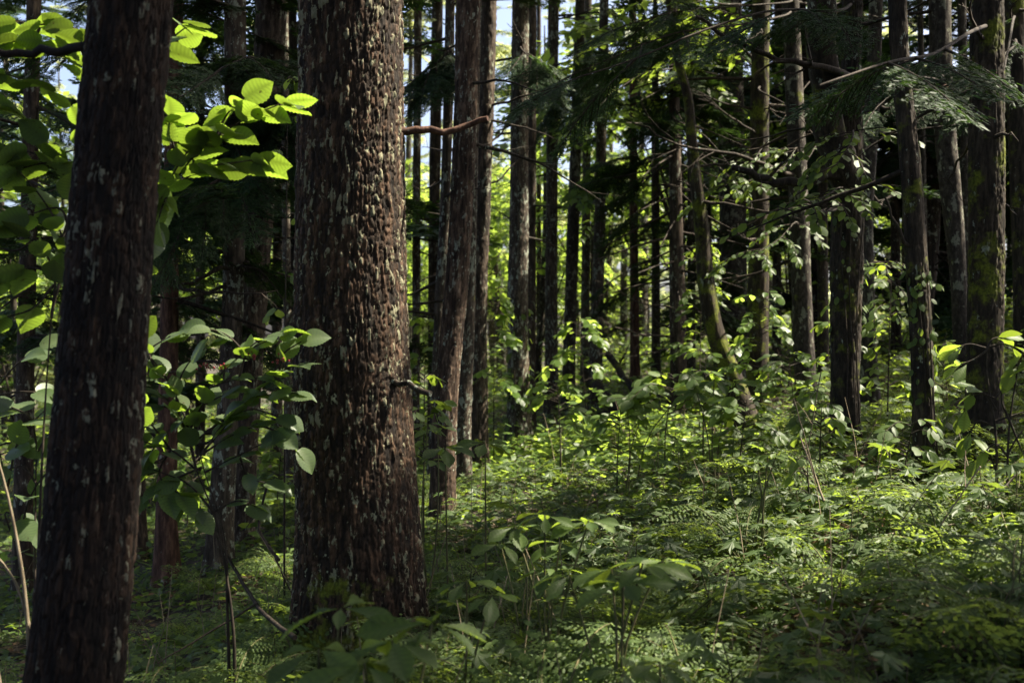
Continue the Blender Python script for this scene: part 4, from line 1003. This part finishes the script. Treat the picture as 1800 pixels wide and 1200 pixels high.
for i, (label, u, d, vb, vt, wid, n, size, leaf) in enumerate((
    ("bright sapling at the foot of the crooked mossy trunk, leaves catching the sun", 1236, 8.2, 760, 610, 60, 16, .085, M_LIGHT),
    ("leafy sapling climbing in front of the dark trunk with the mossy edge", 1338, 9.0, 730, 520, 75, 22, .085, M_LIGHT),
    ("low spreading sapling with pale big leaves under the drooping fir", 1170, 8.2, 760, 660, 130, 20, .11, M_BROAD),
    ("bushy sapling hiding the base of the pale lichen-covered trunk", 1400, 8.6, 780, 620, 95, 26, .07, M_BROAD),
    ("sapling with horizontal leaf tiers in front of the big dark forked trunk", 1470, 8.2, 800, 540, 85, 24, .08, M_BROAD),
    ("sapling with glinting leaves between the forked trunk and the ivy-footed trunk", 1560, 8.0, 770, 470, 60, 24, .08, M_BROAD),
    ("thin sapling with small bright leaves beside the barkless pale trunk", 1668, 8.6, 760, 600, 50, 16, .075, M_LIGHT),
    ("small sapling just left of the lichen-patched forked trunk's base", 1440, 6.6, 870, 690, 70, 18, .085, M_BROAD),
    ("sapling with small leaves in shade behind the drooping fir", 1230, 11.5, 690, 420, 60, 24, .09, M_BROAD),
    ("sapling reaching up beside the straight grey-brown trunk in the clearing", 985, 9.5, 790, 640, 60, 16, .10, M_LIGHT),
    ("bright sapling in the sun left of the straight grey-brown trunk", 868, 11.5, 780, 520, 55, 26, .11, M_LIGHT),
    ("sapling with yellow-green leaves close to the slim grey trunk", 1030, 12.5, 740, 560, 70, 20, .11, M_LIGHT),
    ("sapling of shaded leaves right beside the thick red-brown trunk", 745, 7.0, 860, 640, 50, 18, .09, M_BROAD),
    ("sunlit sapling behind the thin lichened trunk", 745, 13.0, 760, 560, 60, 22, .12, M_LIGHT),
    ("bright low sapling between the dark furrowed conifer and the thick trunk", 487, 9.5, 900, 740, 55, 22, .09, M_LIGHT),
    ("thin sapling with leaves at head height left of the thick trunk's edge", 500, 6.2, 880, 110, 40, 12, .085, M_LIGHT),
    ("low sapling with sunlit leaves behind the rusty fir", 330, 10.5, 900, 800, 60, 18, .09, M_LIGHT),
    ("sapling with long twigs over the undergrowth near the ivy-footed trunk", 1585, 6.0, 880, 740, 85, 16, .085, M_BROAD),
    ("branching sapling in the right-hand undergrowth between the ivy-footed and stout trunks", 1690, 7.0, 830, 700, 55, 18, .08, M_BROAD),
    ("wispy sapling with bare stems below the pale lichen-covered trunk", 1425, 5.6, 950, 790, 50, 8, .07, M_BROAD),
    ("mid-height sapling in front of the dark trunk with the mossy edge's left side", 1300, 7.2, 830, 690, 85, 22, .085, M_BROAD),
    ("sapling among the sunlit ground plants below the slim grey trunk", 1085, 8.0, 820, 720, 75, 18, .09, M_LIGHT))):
    rr = np.random.default_rng(300 + i)
    sap(label, u, d, auto_twigs(rr, u, d, vb, vt, wid, n), size, leaf, 300 + i)
# leafy limbs that reach into view from trees
def leafy_limb(key, pts, size, leaf, seed, r0=0.01, twigs=7, spacing=0.06):
    root, A, _ = TREES[key]; rr = np.random.default_rng(seed)
    P = smooth_path(np.array([A.p3(max(0.3, (at(*pts[0][:2], A.d) - A.base)[2] - 0.1))] + [at(u, v, A.d + dd) - A.base for u, v, dd in pts]), 16)
    mb = MB(); tube(mb, P, np.linspace(r0, 0.003, 16), 5, 1)
    for k in range(twigs):
        i = int(rr.integers(5, 16)); t = norm(P[i] - P[i - 1]); s = np.cross(t, [0, 0, 1]) * rr.choice([-1, 1])
        l = rr.uniform(0.25, 0.6); Q = smooth_path(np.array([P[i], P[i] + (t * 0.5 + s * 0.7) * l * 0.5, P[i] + (t * 0.6 + s * 0.7 + np.array([0, 0, -0.2])) * l]), 6)
        tube(mb, Q, np.linspace(0.005, 0.002, 6), 3, 1, cap=False)
        leaves_along(mb, rr, Q, size, spacing, (L_OVA, L_OVA2), start=0.15, face=0.4, stalk=1)
    leaves_along(mb, rr, P, size, spacing * 1.3, (L_OVA, L_OVA2), start=0.4, face=0.4, stalk=1)
    mb.build("leafy_limb", [leaf, M_TWIG], root)
leafy_limb("V", [(1060, 300, -.3), (1080, 290, -.8), (1040, 320, -1.2), (1010, 350, -1.4)], .13, M_LIGHT, 1, twigs=12)
leafy_limb("V", [(1060, 320, -.3), (1080, 330, -.8), (1100, 345, -1.0)], .13, M_LIGHT, 2, twigs=10)
leafy_limb("BB", [(1340, 260, -.4), (1310, 300, -.8), (1270, 330, -1.0)], .08, M_BROAD, 3, twigs=12)
leafy_limb("CC", [(1400, 260, -.4), (1370, 300, -.8), (1310, 320, -1.0)], .08, M_BROAD, 4, twigs=12)
leafy_limb("CC", [(1400, 390, -.3), (1370, 420, -.6), (1320, 450, -1.0)], .08, M_BROAD, 5, twigs=9)
leafy_limb("DD", [(1480, 330, -.4), (1440, 350, -.8), (1380, 370, -1.0)], .075, M_BROAD, 6, twigs=10)
leafy_limb("DD", [(1500, 230, -.4), (1490, 260, -.8), (1470, 290, -.9)], .075, M_BROAD, 7, twigs=10)
leafy_limb("EE", [(1540, 460, -.3), (1560, 480, -.6), (1550, 520, -.7)], .075, M_BROAD, 8, twigs=8)
# fir limbs that hang into view at the upper right and upper left
def fir_limb(key, pts, seed, r0=0.013, sz=(0.45, 0.75), n=12, protos=None):
    global OFF
    root, A, _ = TREES[key]; rr = np.random.default_rng(seed)
    P = smooth_path(np.array([A.p3((at(*pts[0][:2], A.d) - A.base)[2] + 0.05)] + [at(u, v, A.d + dd) - A.base for u, v, dd in pts]), 18)
    mb = MB(); tube(mb, P, np.linspace(r0, 0.004, 18), 6, 1)
    i = np.linspace(4, 17, n).astype(int); t = norm(P[i] - P[i - 1]); az = np.arctan2(t[:, 1], t[:, 0])
    sg = np.where(np.arange(n) % 2, 1, -1); off = rr.uniform(0.5, 1.0, n) * sg; off[-1] = 0
    OFF = A.base; put_sprays(mb, rr, P[i], az + off, np.arcsin(np.clip(t[:, 2], -1, 1)) + rr.uniform(-0.3, 0.0, n), rr.uniform(*sz, n), protos or SPRAY, 0.25); OFF = None
    mb.build("fir_limb", [M_FIR, M_TWIG], root)
k = 0
for key, pts in (("CC", [(1370, 30, -1), (1290, 45, -1.6), (1180, 60, -2.0), (1080, 100, -2.2), (1010, 130, -2.3)]), ("CC", [(1380, 5, -.8), (1290, 12, -1.2), (1190, 20, -1.4), (1100, 45, -1.6)]),
                 ("DD", [(1470, 20, -.6), (1350, 20, -1.2), (1220, 60, -1.6), (1100, 110, -1.8), (1020, 135, -1.9)]), ("II", [(1700, 60, -1), (1640, 95, -1.6), (1560, 110, -2.2), (1440, 150, -2.6)]),
                 ("JJ", [(1780, 40, -1), (1765, 120, -2.0), (1745, 200, -2.4), (1742, 300, -2.5)]),
                 ("D", [(470, 110, -.5), (440, 100, -1), (390, 120, -1.5)]), ("D", [(465, 170, -.4), (490, 180, -.8), (505, 220, -1.0)]),
                 ("N", [(788, 90, -.2), (770, 108, -.3), (745, 125, -.4)]), ("Q", [(920, 90, -.5), (940, 110, -.8), (965, 140, -1.0)]),
                 ("Y", [(1184, 120, -.4), (1130, 130, -.8), (1070, 170, -1.2)]), ("Y", [(1186, 210, -.4), (1240, 240, -.8), (1290, 300, -1.0)]), ("OO", [(1446, 120, -.8), (1410, 160, -1.4), (1370, 220, -1.8)]),
                 ("BB", [(1336, 60, -.8), (1290, 80, -1.4), (1220, 110, -1.8)]),
                 ("AA", [(1284, 120, -.6), (1230, 150, -1.3), (1150, 200, -1.9)]), ("AA", [(1284, 40, -.6), (1200, 50, -1.6), (1090, 90, -2.2)]), ("NN", [(1214, 60, -.4), (1150, 80, -.9), (1070, 120, -1.3)]), ("NN", [(1214, 260, -.3), (1260, 290, -.8), (1310, 340, -1.0)]),
                 ("AA", [(1286, 250, -.6), (1330, 300, -1.3), (1380, 370, -1.6)]), ("OO", [(1446, 240, -.6), (1420, 280, -1.2), (1390, 340, -1.5)]), ("OO", [(1446, 60, -.6), (1500, 100, -1.2), (1540, 160, -1.6)]), ("BB", [(1336, 160, -.4), (1390, 190, -.8), (1440, 250, -1.2)]),
                 ("LL", [(1367, 200, -.6), (1410, 240, -1.4), (1450, 300, -1.8)]), ("MM", [(1571, 160, -.6), (1620, 200, -1.4), (1680, 260, -1.8)]), ("MM", [(1573, 260, -.6), (1540, 300, -1.4), (1500, 370, -1.8)]), ("JJ", [(1784, 80, -.5), (1740, 120, -1.0), (1690, 190, -1.3)]),
                 ("D", [(470, 200, -.3), (430, 220, -.7), (370, 250, -1.0)]), ("C", [(412, 300, -.3), (360, 330, -.6), (300, 380, -.8)]), ("U", [(1033, 60, -.5), (1080, 100, -1.3), (1130, 170, -1.8)]), ("V", [(1060, 120, -.3), (1010, 140, -.8), (970, 190, -1.1)]), ("HH", [(1655, 140, -.6), (1600, 140, -1.2), (1540, 190, -1.6)])):
    k += 1; fir_limb(key, pts, 500 + k)

# ------------------------------------------------------------------ ivy on two trunks
def ivy(label, key, z0, z1, n, size, seed):
    root, A, _ = TREES[key]; rr = np.random.default_rng(seed)
    z = rr.uniform(z0, z1, n); th = rr.uniform(math.pi, 2 * math.pi, n); c = A(z); r = A.R(z) * 1.06 + 0.012
    P = np.stack([c[:, 0] + r * np.cos(th), c[:, 1] + r * np.sin(th), z], -1)
    out = np.stack([np.cos(th), np.sin(th), np.full(n, 0.35)], -1)
    D = np.stack([np.cos(th) * 0.4 + rr.normal(0, 0.4, n), np.sin(th) * 0.4, np.full(n, -0.7)], -1)
    v = thing("climbing_vine", label, "vine", A.base)
    mb = MB(); scatter(mb, L_OVA2, frames(D, out + rr.normal(0, 0.3, (n, 3))) * (size * rr.uniform(0.6, 1.2, n))[:, None, None], P); mb.build("foliage", M_BROAD, v)
    mb = MB()
    for k in range(3):
        zz = np.linspace(0, z1, 14); t = 4.3 + 0.5 * k + 0.25 * np.sin(zz * 3 + k); cc = A(zz); r2 = A.R(zz) * (1.03 + 0.35 * 0.5 * np.exp(-zz / 0.16)) + 0.012
        tube(mb, np.stack([cc[:, 0] + r2 * np.cos(t), cc[:, 1] + r2 * np.sin(t), zz], -1), np.linspace(0.006, 0.003, 14), 4)
    mb.build("stem", M_TWIG, v)
ivy("heart-leaved ivy climbing the foot of the slim dark right-hand trunk", "FF", 0.05, 1.15, 70, .052, 61)
ivy("sparse ivy on the middle of the big dark forked trunk", "DD", 0.8, 2.3, 48, .055, 62)
ivy("leafy vine around the foot of the straight grey-brown trunk", "Q", 0.1, 1.6, 80, .08, 63)

# ------------------------------------------------------------------ whorled broad-leaved plants
def whorl_plant(label, tops, d, L_, seed, leaf=None, nl=6, base_u=None, proto=None, group=None):
    rr = np.random.default_rng(seed)
    bu = base_u if base_u is not None else tops[0][0]
    x = (bu - 900) / FPX * d; B = np.array([x, d, gz(x, d)])
    root = thing("whorled_plant", label, "plant", B, group)
    st = MB(); fo = MB()
    for u, v, dd in tops:
        T = at(u, v, d + dd) - B
        P = smooth_path(np.array([[rr.normal(0, .02), rr.normal(0, .02), -0.04], T * np.array([0.35, 0.35, 0.55]) + rr.normal(0, .012, 3), T]), 8)
        tube(st, P, np.linspace(0.006, 0.003, 8), 5)
        a0 = rr.uniform(0, 6.28)
        a = a0 + np.arange(nl) * 2 * math.pi / nl + rr.normal(0, 0.18, nl)
        D = np.stack([np.cos(a), np.sin(a), rr.uniform(-0.32, 0.12, nl)], -1)
        Nn = np.tile([0, -0.35, 1.0], (nl, 1)) + rr.normal(0, 0.3, (nl, 3))
        Sz = L_ * 0.88 * rr.uniform(0.6, 1.15, nl); hf = rr.random(nl) < 0.5; TT = np.tile(T, (nl, 1)) + norm(D) * 0.012
        for pr_, k_ in ((L_OBO, hf), (L_OBO2, ~hf)): scatter(fo, pr_, frames(D[k_], Nn[k_]) * Sz[k_][:, None, None], TT[k_])
    st.build("stem", M_GSTEM, root); fo.build("foliage", [leaf or M_BROAD], root)
for i, (lab, tops, d, L_, nl) in enumerate((
    ("blurred whorls of large leaves low in front of the thick red-brown trunk", [(690, 1125, 0), (760, 1095, .1), (640, 1165, -.1)], 2.6, .17, 6),
    ("blurred long leaf spray at the foot of the thick trunk's left side", [(560, 1140, 0), (600, 1068, .15)], 2.6, .15, 6),
    ("glossy large-leaved plant spreading over the ferns in the lower middle", [(1075, 1000, 0), (1130, 990, -.05), (1000, 1010, .1), (1165, 985, .05), (1095, 1025, -.1)], 3.4, .15, 6),
    ("bright tiered plant on a tall stalk above the lower middle", [(958, 905, 0), (905, 925, .1), (1035, 915, 0), (985, 955, .1), (975, 1000, 0)], 3.9, .14, 6),
    ("tall plant with light green tiers left of the bright tiered stalk", [(925, 925, .3), (880, 955, .2), (930, 985, .3)], 4.4, .13, 6),
    ("dark whorl of leaves in front of the brown leaning trunk", [(783, 787, 0)], 5.2, .16, 7),
    ("dark whorl of leaves right of the brown leaning trunk", [(853, 778, 0)], 5.4, .165, 7),
    ("small upright plant with pale whorls on the right slope", [(1332, 812, 0), (1350, 800, .05), (1366, 796, 0)], 5.0, .10, 5),
    ("plant with a few drooping leaves beside the thick trunk's right edge", [(752, 745, 0), (770, 752, .1)], 5.5, .14, 4),
    ("bright flat-leaved plant in the sunny undergrowth under the drooping fir", [(1100, 700, 0), (1150, 690, .1), (1210, 680, .1)], 8.0, .2, 6),
    ("large-leaved plant beside the crooked mossy trunk", [(1255, 668, 0), (1290, 672, .1), (1225, 690, 0)], 7.6, .18, 6),
    ("plant with whorled leaves at the lower right edge", [(1790, 985, 0), (1760, 900, .4)], 3.8, .11, 5),
    ("low whorled plant in shade between the ferns and the thick trunk", [(820, 1020, 0), (865, 1045, -.1)], 3.6, .13, 6),
    ("low whorled plant at the bottom among the fern fronds", [(1160, 1165, 0), (1095, 1175, .1)], 2.6, .12, 6))):
    whorl_plant(lab, tops, d, L_, 700 + i, nl=nl)

# ------------------------------------------------------------------ ferns
def frond_mesh(rng, np_=20, lob=11, wid=0.34, arch=0.55, dry=False):
    """length 1: arching rachis, pinnae in pairs, each cut into leaflets"""
    mb = MB()
    ax = lambda t: np.array([t * (1 - 0.12 * t), 0.03 * math.sin(2.5 * t), 0.95 * t * arch - 0.75 * arch * t * t * 1.25])
    ts = np.linspace(0, 1, 12); tube(mb, [ax(t) for t in ts], np.linspace(0.009, 0.002, 12), 4, 1, cap=False)
    P = []; D = []; S = []; Nn = []
    for i in range(np_):
        t = 0.2 + 0.8 * i / np_
        tg = norm(ax(t + 0.02) - ax(t)); nrm = np.array([-tg[2], 0, tg[0]])
        l = wid * math.sin(math.pi * min(1.0, (1.0 - t) * 0.92 / 0.8 + 0.06) ** 0.75) * 0.95 + 0.012 if t < 0.95 else 0.02
        l = wid * min(1, (t - 0.1) / 0.25) * (1 - t) ** 0.75 * 1.45 + 0.015
        for s in (-1, 1):
            l = l * rng.uniform(0.8, 1.12); b = ax(t); d = norm(tg * rng.uniform(0.2, 0.6) + np.array([0, s, 0]) + nrm * rng.uniform(-0.42, 0.08))
            n = max(2, int(lob * l / wid + 1))
            for j in range(n):
                q = (j + 0.35) / n; p = b + d * l * q - nrm * l * 0.14 * q * q
                for s2 in (-1, 1):
                    P.append(p); D.append(d * 0.45 + s2 * np.cross(nrm, d)); S.append(0.36 * l / n * 2.1 * (1 - 0.55 * q) ** 0.8 * rng.uniform(0.7, 1.25) + 0.006); Nn.append(nrm + rng.normal(0, 0.38, 3))
            P.append(b + d * l * 0.86); D.append(d); S.append(l * 0.17); Nn.append(nrm)
    pr = Proto([(0, -0.16, 0), (0.55, -0.30, 0), (1, 0, -0.06), (0.55, 0.30, 0), (0, 0.16, 0)], [(np.array([(0, 1, 2, 3, 4)]), 0, False)])
    scatter(mb, pr, frames(np.array(D), np.array(Nn)) * np.array(S)[:, None, None], np.array(P))
    return mb
rng = np.random.default_rng(41)
FR = [frond_mesh(rng, arch=a, wid=w).mesh("frond", [M_FERN, M_GSTEM]) for a, w in ((0.8, 0.36), (1.0, 0.32), (0.65, 0.4), (0.9, 0.38))]
FRD = [frond_mesh(rng, arch=0.5, wid=0.34).mesh("frond", [M_DRYFERN, M_GSTEM])]
def fern(x, y, size, n, rng, label, group=None, meshes=None, lean=None):
    root = thing("fern", label, "fern", (x, y, gz(x, y) - 0.01), group)
    a0 = rng.uniform(0, 6.28)
    for i in range(n):
        o = link("frond", (meshes or FR)[int(rng.integers(0, len(meshes or FR)))], root)
        s = size * 1.2 * rng.uniform(0.75, 1.15)
        o.scale = (s, s, s)
        o.rotation_euler = (rng.uniform(-0.25, 0.25), -rng.uniform(0.05, 0.6), a0 + i * 6.283 / n + rng.uniform(-0.3, 0.3))
for i, (lab, u, d, v, size, n) in enumerate((
    ("fern at the foot of the thick red-brown trunk's front, fronds pointing right", 660, 3.9, 1085, .5, 6), ("fern in shade between the two near trunks", 400, 4.3, 1090, .55, 7), ("fern with sunlit tips left of the thick trunk's base", 470, 3.7, 1150, .55, 7),
    ("fern tucked beside the lichen-patched trunk's base", 270, 3.6, 1130, .5, 7), ("fern lacing the ground right of the thick trunk's base", 800, 3.9, 1080, .5, 7), ("wide fern in the bottom middle under the glossy plant", 960, 3.2, 1120, .55, 8),
    ("blurred large fern at the bottom right corner", 1720, 2.25, 1110, .55, 8), ("fern with long fronds left of the blurred corner fern", 1540, 2.6, 1130, .5, 8), ("fern at the bottom edge beside the dry golden fern", 1320, 2.9, 1150, .5, 8),
    ("fern alone on the shady right slope", 1310, 5.2, 880, .5, 6), ("pale fern lit by the sun below the forked trunk", 1440, 5.8, 830, .5, 6), ("fern at the very right edge above the corner", 1790, 3.3, 1010, .5, 7),
    ("fern in the bottom left corner of the fern patch", 300, 3.1, 1190, .5, 7), ("fern under the blurred leaf spray", 720, 2.9, 1180, .45, 7), ("fern beside the brown leaning trunk's foot", 860, 5.6, 960, .5, 6), ("fern low behind the glossy plant", 1130, 4.2, 1000, .45, 6))):
    rr = np.random.default_rng(800 + i); fern((u - 900) / FPX * d, d, size, n, rr, lab)
rr = np.random.default_rng(820); d = 3.4; fern((1222 - 900) / FPX * d, d, .5, 6, rr, "dry golden fern lit by the sun in the lower middle", None, FRD + FR[:1])
# further ferns, each one mesh
FM = []
for k in range(4):
    rr = np.random.default_rng(830 + k); mb = MB(); protos = [mb_proto(frond_mesh(rr, 15, 7, arch=a)) for a in (0.75, 0.95)]
    n = 7; a = np.arange(n) * 6.283 / n + rr.normal(0, 0.2, n); pt = rr.uniform(0.05, 0.55, n)
    put_sprays(mb, rr, np.zeros((n, 3)), a, pt, rr.uniform(0.75, 1.1, n), protos, 0.15)
    FM.append(mb.mesh("fern", [M_FERN, M_GSTEM]))
rng = np.random.default_rng(43)
taken = [(o.location.x, o.location.y) for o in bpy.data.objects if o.name.startswith("fern")]
cnt = 0; tries = 0
while cnt < 70 and tries < 6000:
    tries += 1
    y = 3.0 + 9.0 * rng.random() ** 1.3; x = rng.uniform(-0.5, 0.52) * y
    if vnoise(np.array([x * .7]), np.array([y * .7]), np.array([0.0]), 12)[0] < (0.52 if x > -0.2 else 0.4): continue
    if y < 4.4 and 0.15 * y < x < 0.42 * y and rng.random() < 0.75: continue
    if min((x - a) ** 2 + (y - b) ** 2 for a, b in taken) < 0.1: continue
    taken.append((x, y)); cnt += 1
    lab, grp = ("green fern spreading low over the shaded ground near the thick trunk", "ferns on the shaded ground left of the slope") if x < 0 else ("green fern half hidden in the undergrowth of the right slope", "ferns in the undergrowth of the right slope")
    o = tag(link("fern", FM[cnt % 4], None, (x, y, gz(x, y) - 0.01)), lab, "fern", grp)
    s = rng.uniform(0.34, 0.56) * (1.2 if y < 5 else 0.9); o.scale = (s, s, s); o.rotation_euler.z = rng.uniform(0, 6.28)

rng = np.random.default_rng(44); near = []
while len(near) < 16:                                  # more of them close to the viewer
    y = rng.uniform(2.7, 4.6); x = rng.uniform(-0.42, 0.47) * y
    if min([(x - a) ** 2 + (y - b) ** 2 for a, b in near + [(-1.28, 3.15)]]) < 0.09: continue
    near.append((x, y))
    o = tag(link("fern", FM[len(near) % 4], None, (x, y, gz(x, y) - 0.01)), "soft-fronded fern close by among the low leaves" , "fern", "ferns close to the viewer")
    q_ = rng.uniform(0.42, 0.66); o.scale = (q_, q_, q_); o.rotation_euler.z = rng.uniform(0, 6.28)

# ------------------------------------------------------------------ maple seedlings
MPL = []
for k in range(6):
    rr = np.random.default_rng(900 + k); root = None
    st = MB(); fo = MB(); H = rr.uniform(0.16, 0.30); n = int(rr.integers(5, 9))
    tube(st, smooth_path(np.array([[0, 0, -0.03], [0.01, 0.01, H * 0.5], [rr.normal(0, .03), rr.normal(0, .03), H]]), 6), np.linspace(0.0035, 0.002, 6), 4)
    z = H * np.sort(rr.uniform(0.55, 1.0, n)); a = np.arange(n) * 2.6 + rr.normal(0, 0.3, n); pet = rr.uniform(0.03, 0.10, n)
    T = np.stack([np.cos(a) * pet, np.sin(a) * pet, z + pet * 0.25], -1)
    for i in range(n): tube(st, [(0, 0, z[i] - 0.02), T[i]], [0.0018, 0.0014], 3, cap=False)
    D = np.stack([np.cos(a), np.sin(a), rr.uniform(-0.35, 0.0, n)], -1); Nn = np.tile([0, -0.1, 1.0], (n, 1)) + rr.normal(0, 0.2, (n, 3))
    scatter(fo, L_MAPLE, frames(D, Nn) * rr.uniform(0.085, 0.14, n)[:, None, None], T)
    MPL.append((st.mesh("stem", [M_GSTEM]), fo.mesh("foliage", [M_MAPLE])))
rng = np.random.default_rng(47)
cnt = 0; tries = 0
while cnt < 280 and tries < 8000:
    tries += 1
    y = 2.6 + 6.5 * rng.random() ** 1.15; x = rng.uniform(-0.1, 0.52) * y
    if vnoise(np.array([x * 1.1]), np.array([y * 1.1]), np.array([0.0]), 14)[0] < 0.36: continue
    cnt += 1; k = cnt % 6
    root = thing("maple_seedling", "knee-high maple seedling with lobed green leaves on the right slope" if x > 0.6 else "maple seedling with lobed green leaves among the plants of the middle ground", "seedling", (x, y, gz(x, y)), "maple seedlings on the slope" if x > 0.6 else "maple seedlings in the middle ground")
    s = rng.uniform(0.8, 1.25); root.scale = (s, s, s); root.rotation_euler.z = rng.uniform(0, 6.28)
    link("stem", MPL[k][0], root); link("foliage", MPL[k][1], root)

# ------------------------------------------------------------------ undergrowth nobody could count
def cover(rng, n, y0, y1, hmax, size, protos, matmap, xr=0.56, pw=1.0, thr=0.3, ns=0.8, seed=0, xlim=None, tilt=0.35, hp=1.0):
    y = y0 + (y1 - y0) * rng.random(n) ** pw; x = rng.uniform(-xr, xr, n) * (y + 1.0)
    if xlim: x = rng.uniform(xlim[0], xlim[1], n)
    c = vnoise(x * ns, y * ns, 0 * x, 50 + seed); f = 0.5 * vnoise(x * ns * 4, y * ns * 4, 0 * x, 60 + seed)
    k = (c + f) > thr + 0.35 * rng.random(n)
    x, y, c = x[k], y[k], c[k]; m = len(x)
    z = ground(x, y) + hmax * rng.random(m) ** hp * (0.2 + 1.5 * np.clip(c, 0, 1) ** 1.6) + 0.015
    a = rng.uniform(0, 6.28, m); D = np.stack([np.cos(a), np.sin(a), rng.uniform(-0.4, 0.15, m)], -1)
    Nn = np.tile([0, -0.12, 1.0], (m, 1)) + rng.normal(0, tilt, (m, 3))
    M = frames(D, Nn) * (size * rng.uniform(0.6, 1.3, m))[:, None, None]; P = np.stack([x, y, z], -1)
    kk = rng.integers(0, len(protos), m)
    return [(pr, M[kk == i], P[kk == i]) for i, pr in enumerate(protos)]
rng = np.random.default_rng(53)
mb = MB()
for args in ((15000, 2.2, 6.5, 0.11, 0.055, (L_SMALL, L_MAPLE_S, L_OVA2)), (28000, 5.5, 13, 0.13, 0.068, (L_SMALL, L_OVA2, L_SMALL)), (30000, 11, 24, 0.26, 0.10, (L_SMALL, L_OVA2)), (26000, 22, 48, 1.0, 0.19, (L_SMALL,))):
    for pr, M, P in cover(rng, *args, None, seed=len(mb.v) % 7): scatter(mb, pr, M, P)
tag(mb.build("undergrowth", [M_BROAD]), kind="stuff", label="carpet of small green leaves covering the forest floor", cat="undergrowth")
mb = MB()
for args in ((6500, 2.2, 6.5, 0.14, 0.085, (L_MAPLE, L_MAPLE_S)), (9000, 6, 14, 0.14, 0.09, (L_MAPLE_S,))):
    for pr, M, P in cover(rng, *args, None, seed=3, thr=0.45): scatter(mb, pr, M, P)
tag(mb.build("maple_carpet", [M_MAPLE]), kind="stuff", label="carpet of lobed maple leaves low over the forest floor", cat="undergrowth")
mb = MB()
for args in ((9000, 8, 24, 0.36, 0.10, (L_SMALL, L_OVA2)), (9000, 16, 44, 1.3, 0.2, (L_SMALL,)), (7000, 7.0, 12.5, 0.16, 0.075, (L_OVA2, L_SMALL))):  # last row: paler leaves stand in for sunlight on the clearing floor
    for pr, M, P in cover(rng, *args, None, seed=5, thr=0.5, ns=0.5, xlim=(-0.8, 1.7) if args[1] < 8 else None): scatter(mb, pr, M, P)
tag(mb.build("tall_undergrowth", [M_LIGHT]), kind="stuff", label="taller bright green leafy growth in the clearing, partly coloured to look sunlit", cat="undergrowth")
mb = MB()                                              # thin stalks standing in the growth
n = 350; y = 3 + 15 * rng.random(n) ** 1.3; x = rng.uniform(-0.5, 0.55, n) * y
for i in range(n):
    g = gz(x[i], y[i]); hh = rng.uniform(0.15, 0.55); t = rng.normal(0, 0.12, 2) * hh * 2
    tube(mb, [(x[i], y[i], g - 0.02), (x[i] + t[0] * .4, y[i] + t[1] * .4, g + hh * .5), (x[i] + t[0], y[i] + t[1], g + hh)], [0.003, 0.0025, 0.0015], 3, 0, cap=False)
tag(mb.build("plant_stalks", [M_STEM]), kind="stuff", label="thin pale stalks standing among the ground leaves", cat="undergrowth")
mb = MB()
for args in ((7000, 2.0, 8, 0.012, 0.06, (L_SMALL, L_OVA2)),):
    for pr, M, P in cover(rng, *args, None, seed=6, thr=0.15, tilt=0.5): scatter(mb, pr, M, P)
for i in range(420):
    y_ = rng.uniform(2.2, 9); x_ = rng.uniform(-.55, .55) * y_; a = rng.uniform(0, 6.28); l = rng.uniform(0.08, 0.35)
    q = [np.array([x_ + math.cos(a) * l * w, y_ + math.sin(a) * l * w]) for w in (0, .5, 1)]
    tube(mb, [(*p, gz(*p) + 0.02) for p in q], [0.005, 0.004, 0.002], 4, 1, cap=False)
tag(mb.build("leaf_litter", [M_LITTER, M_TWIG]), kind="stuff", label="brown dead leaves and twigs on the dark soil", cat="litter")

# ------------------------------------------------------------------ fallen wood
def log_px(name, label, pts, r0, r1, mat, cat="log", seed=1, twigs=2):
    rr = np.random.default_rng(seed); P = np.array([at(*p) for p in pts]); B = P[-1].copy()
    o = thing(name, label, cat, B); limb_mb(rr, P - B, r0, r1, 0, 9).build("trunk" if cat == "log" else "stick", mat, o)
    for k in range(twigs):
        i = int(rr.integers(0, len(P) - 1)); q = P[i] * 0.5 + P[i + 1] * 0.5 - B; dd = norm(rr.normal(0, 1, 3) + np.array([0, 0, .5]))
        limb_mb(rr, [q, q + dd * 0.2, q + dd * 0.45], r1 * 0.5, 0.003, 1, 4).build("stub", mat, o)
log_px("fallen_log", "fallen dark log sloping down to the right behind the undergrowth", [(1040, 672, 15), (1065, 700, 14.5), (1112, 736, 14)], .09, .075, M_MOSS2, seed=3)
log_px("fallen_log", "thinner fallen log crossing above the dark log in the clearing", [(1068, 622, 16), (1105, 675, 15), (1150, 735, 14)], .05, .04, M_MOSS2, seed=4)
log_px("fallen_branch", "pale fallen branch leaning beside the thick trunk's left side", [(400, 975, 5.0), (430, 1030, 4.8), (478, 1090, 4.5), (520, 1120, 4.3)], 0.007, .010, M_TWIG, "branch", 5)
log_px("fallen_branch", "grey stick half buried in the right slope near the edge", [(1700, 890, 4.6), (1735, 940, 4.4), (1770, 960, 4.3)], .014, .01, M_WOOD, "branch", 6)
log_px("fallen_branch", "grey stick lying among the maple leaves of the right slope", [(1610, 945, 4.6), (1640, 985, 4.3), (1662, 1005, 4.15)], .012, .008, M_WOOD, "branch", 7)
log_px("dead_stalk", "bare leaning stalks below the pale lichen-covered trunk", [(1408, 770, 5.6), (1430, 830, 5.4), (1448, 880, 5.3)], .004, .006, M_STEM, "stalk", 8)
log_px("dead_stalk", "thin bare stalk curving up left of the thick trunk", [(470, 850, 6.2), (455, 925, 6.2), (490, 985, 6.0)], .006, .010, M_TWIG, "stalk", 9)
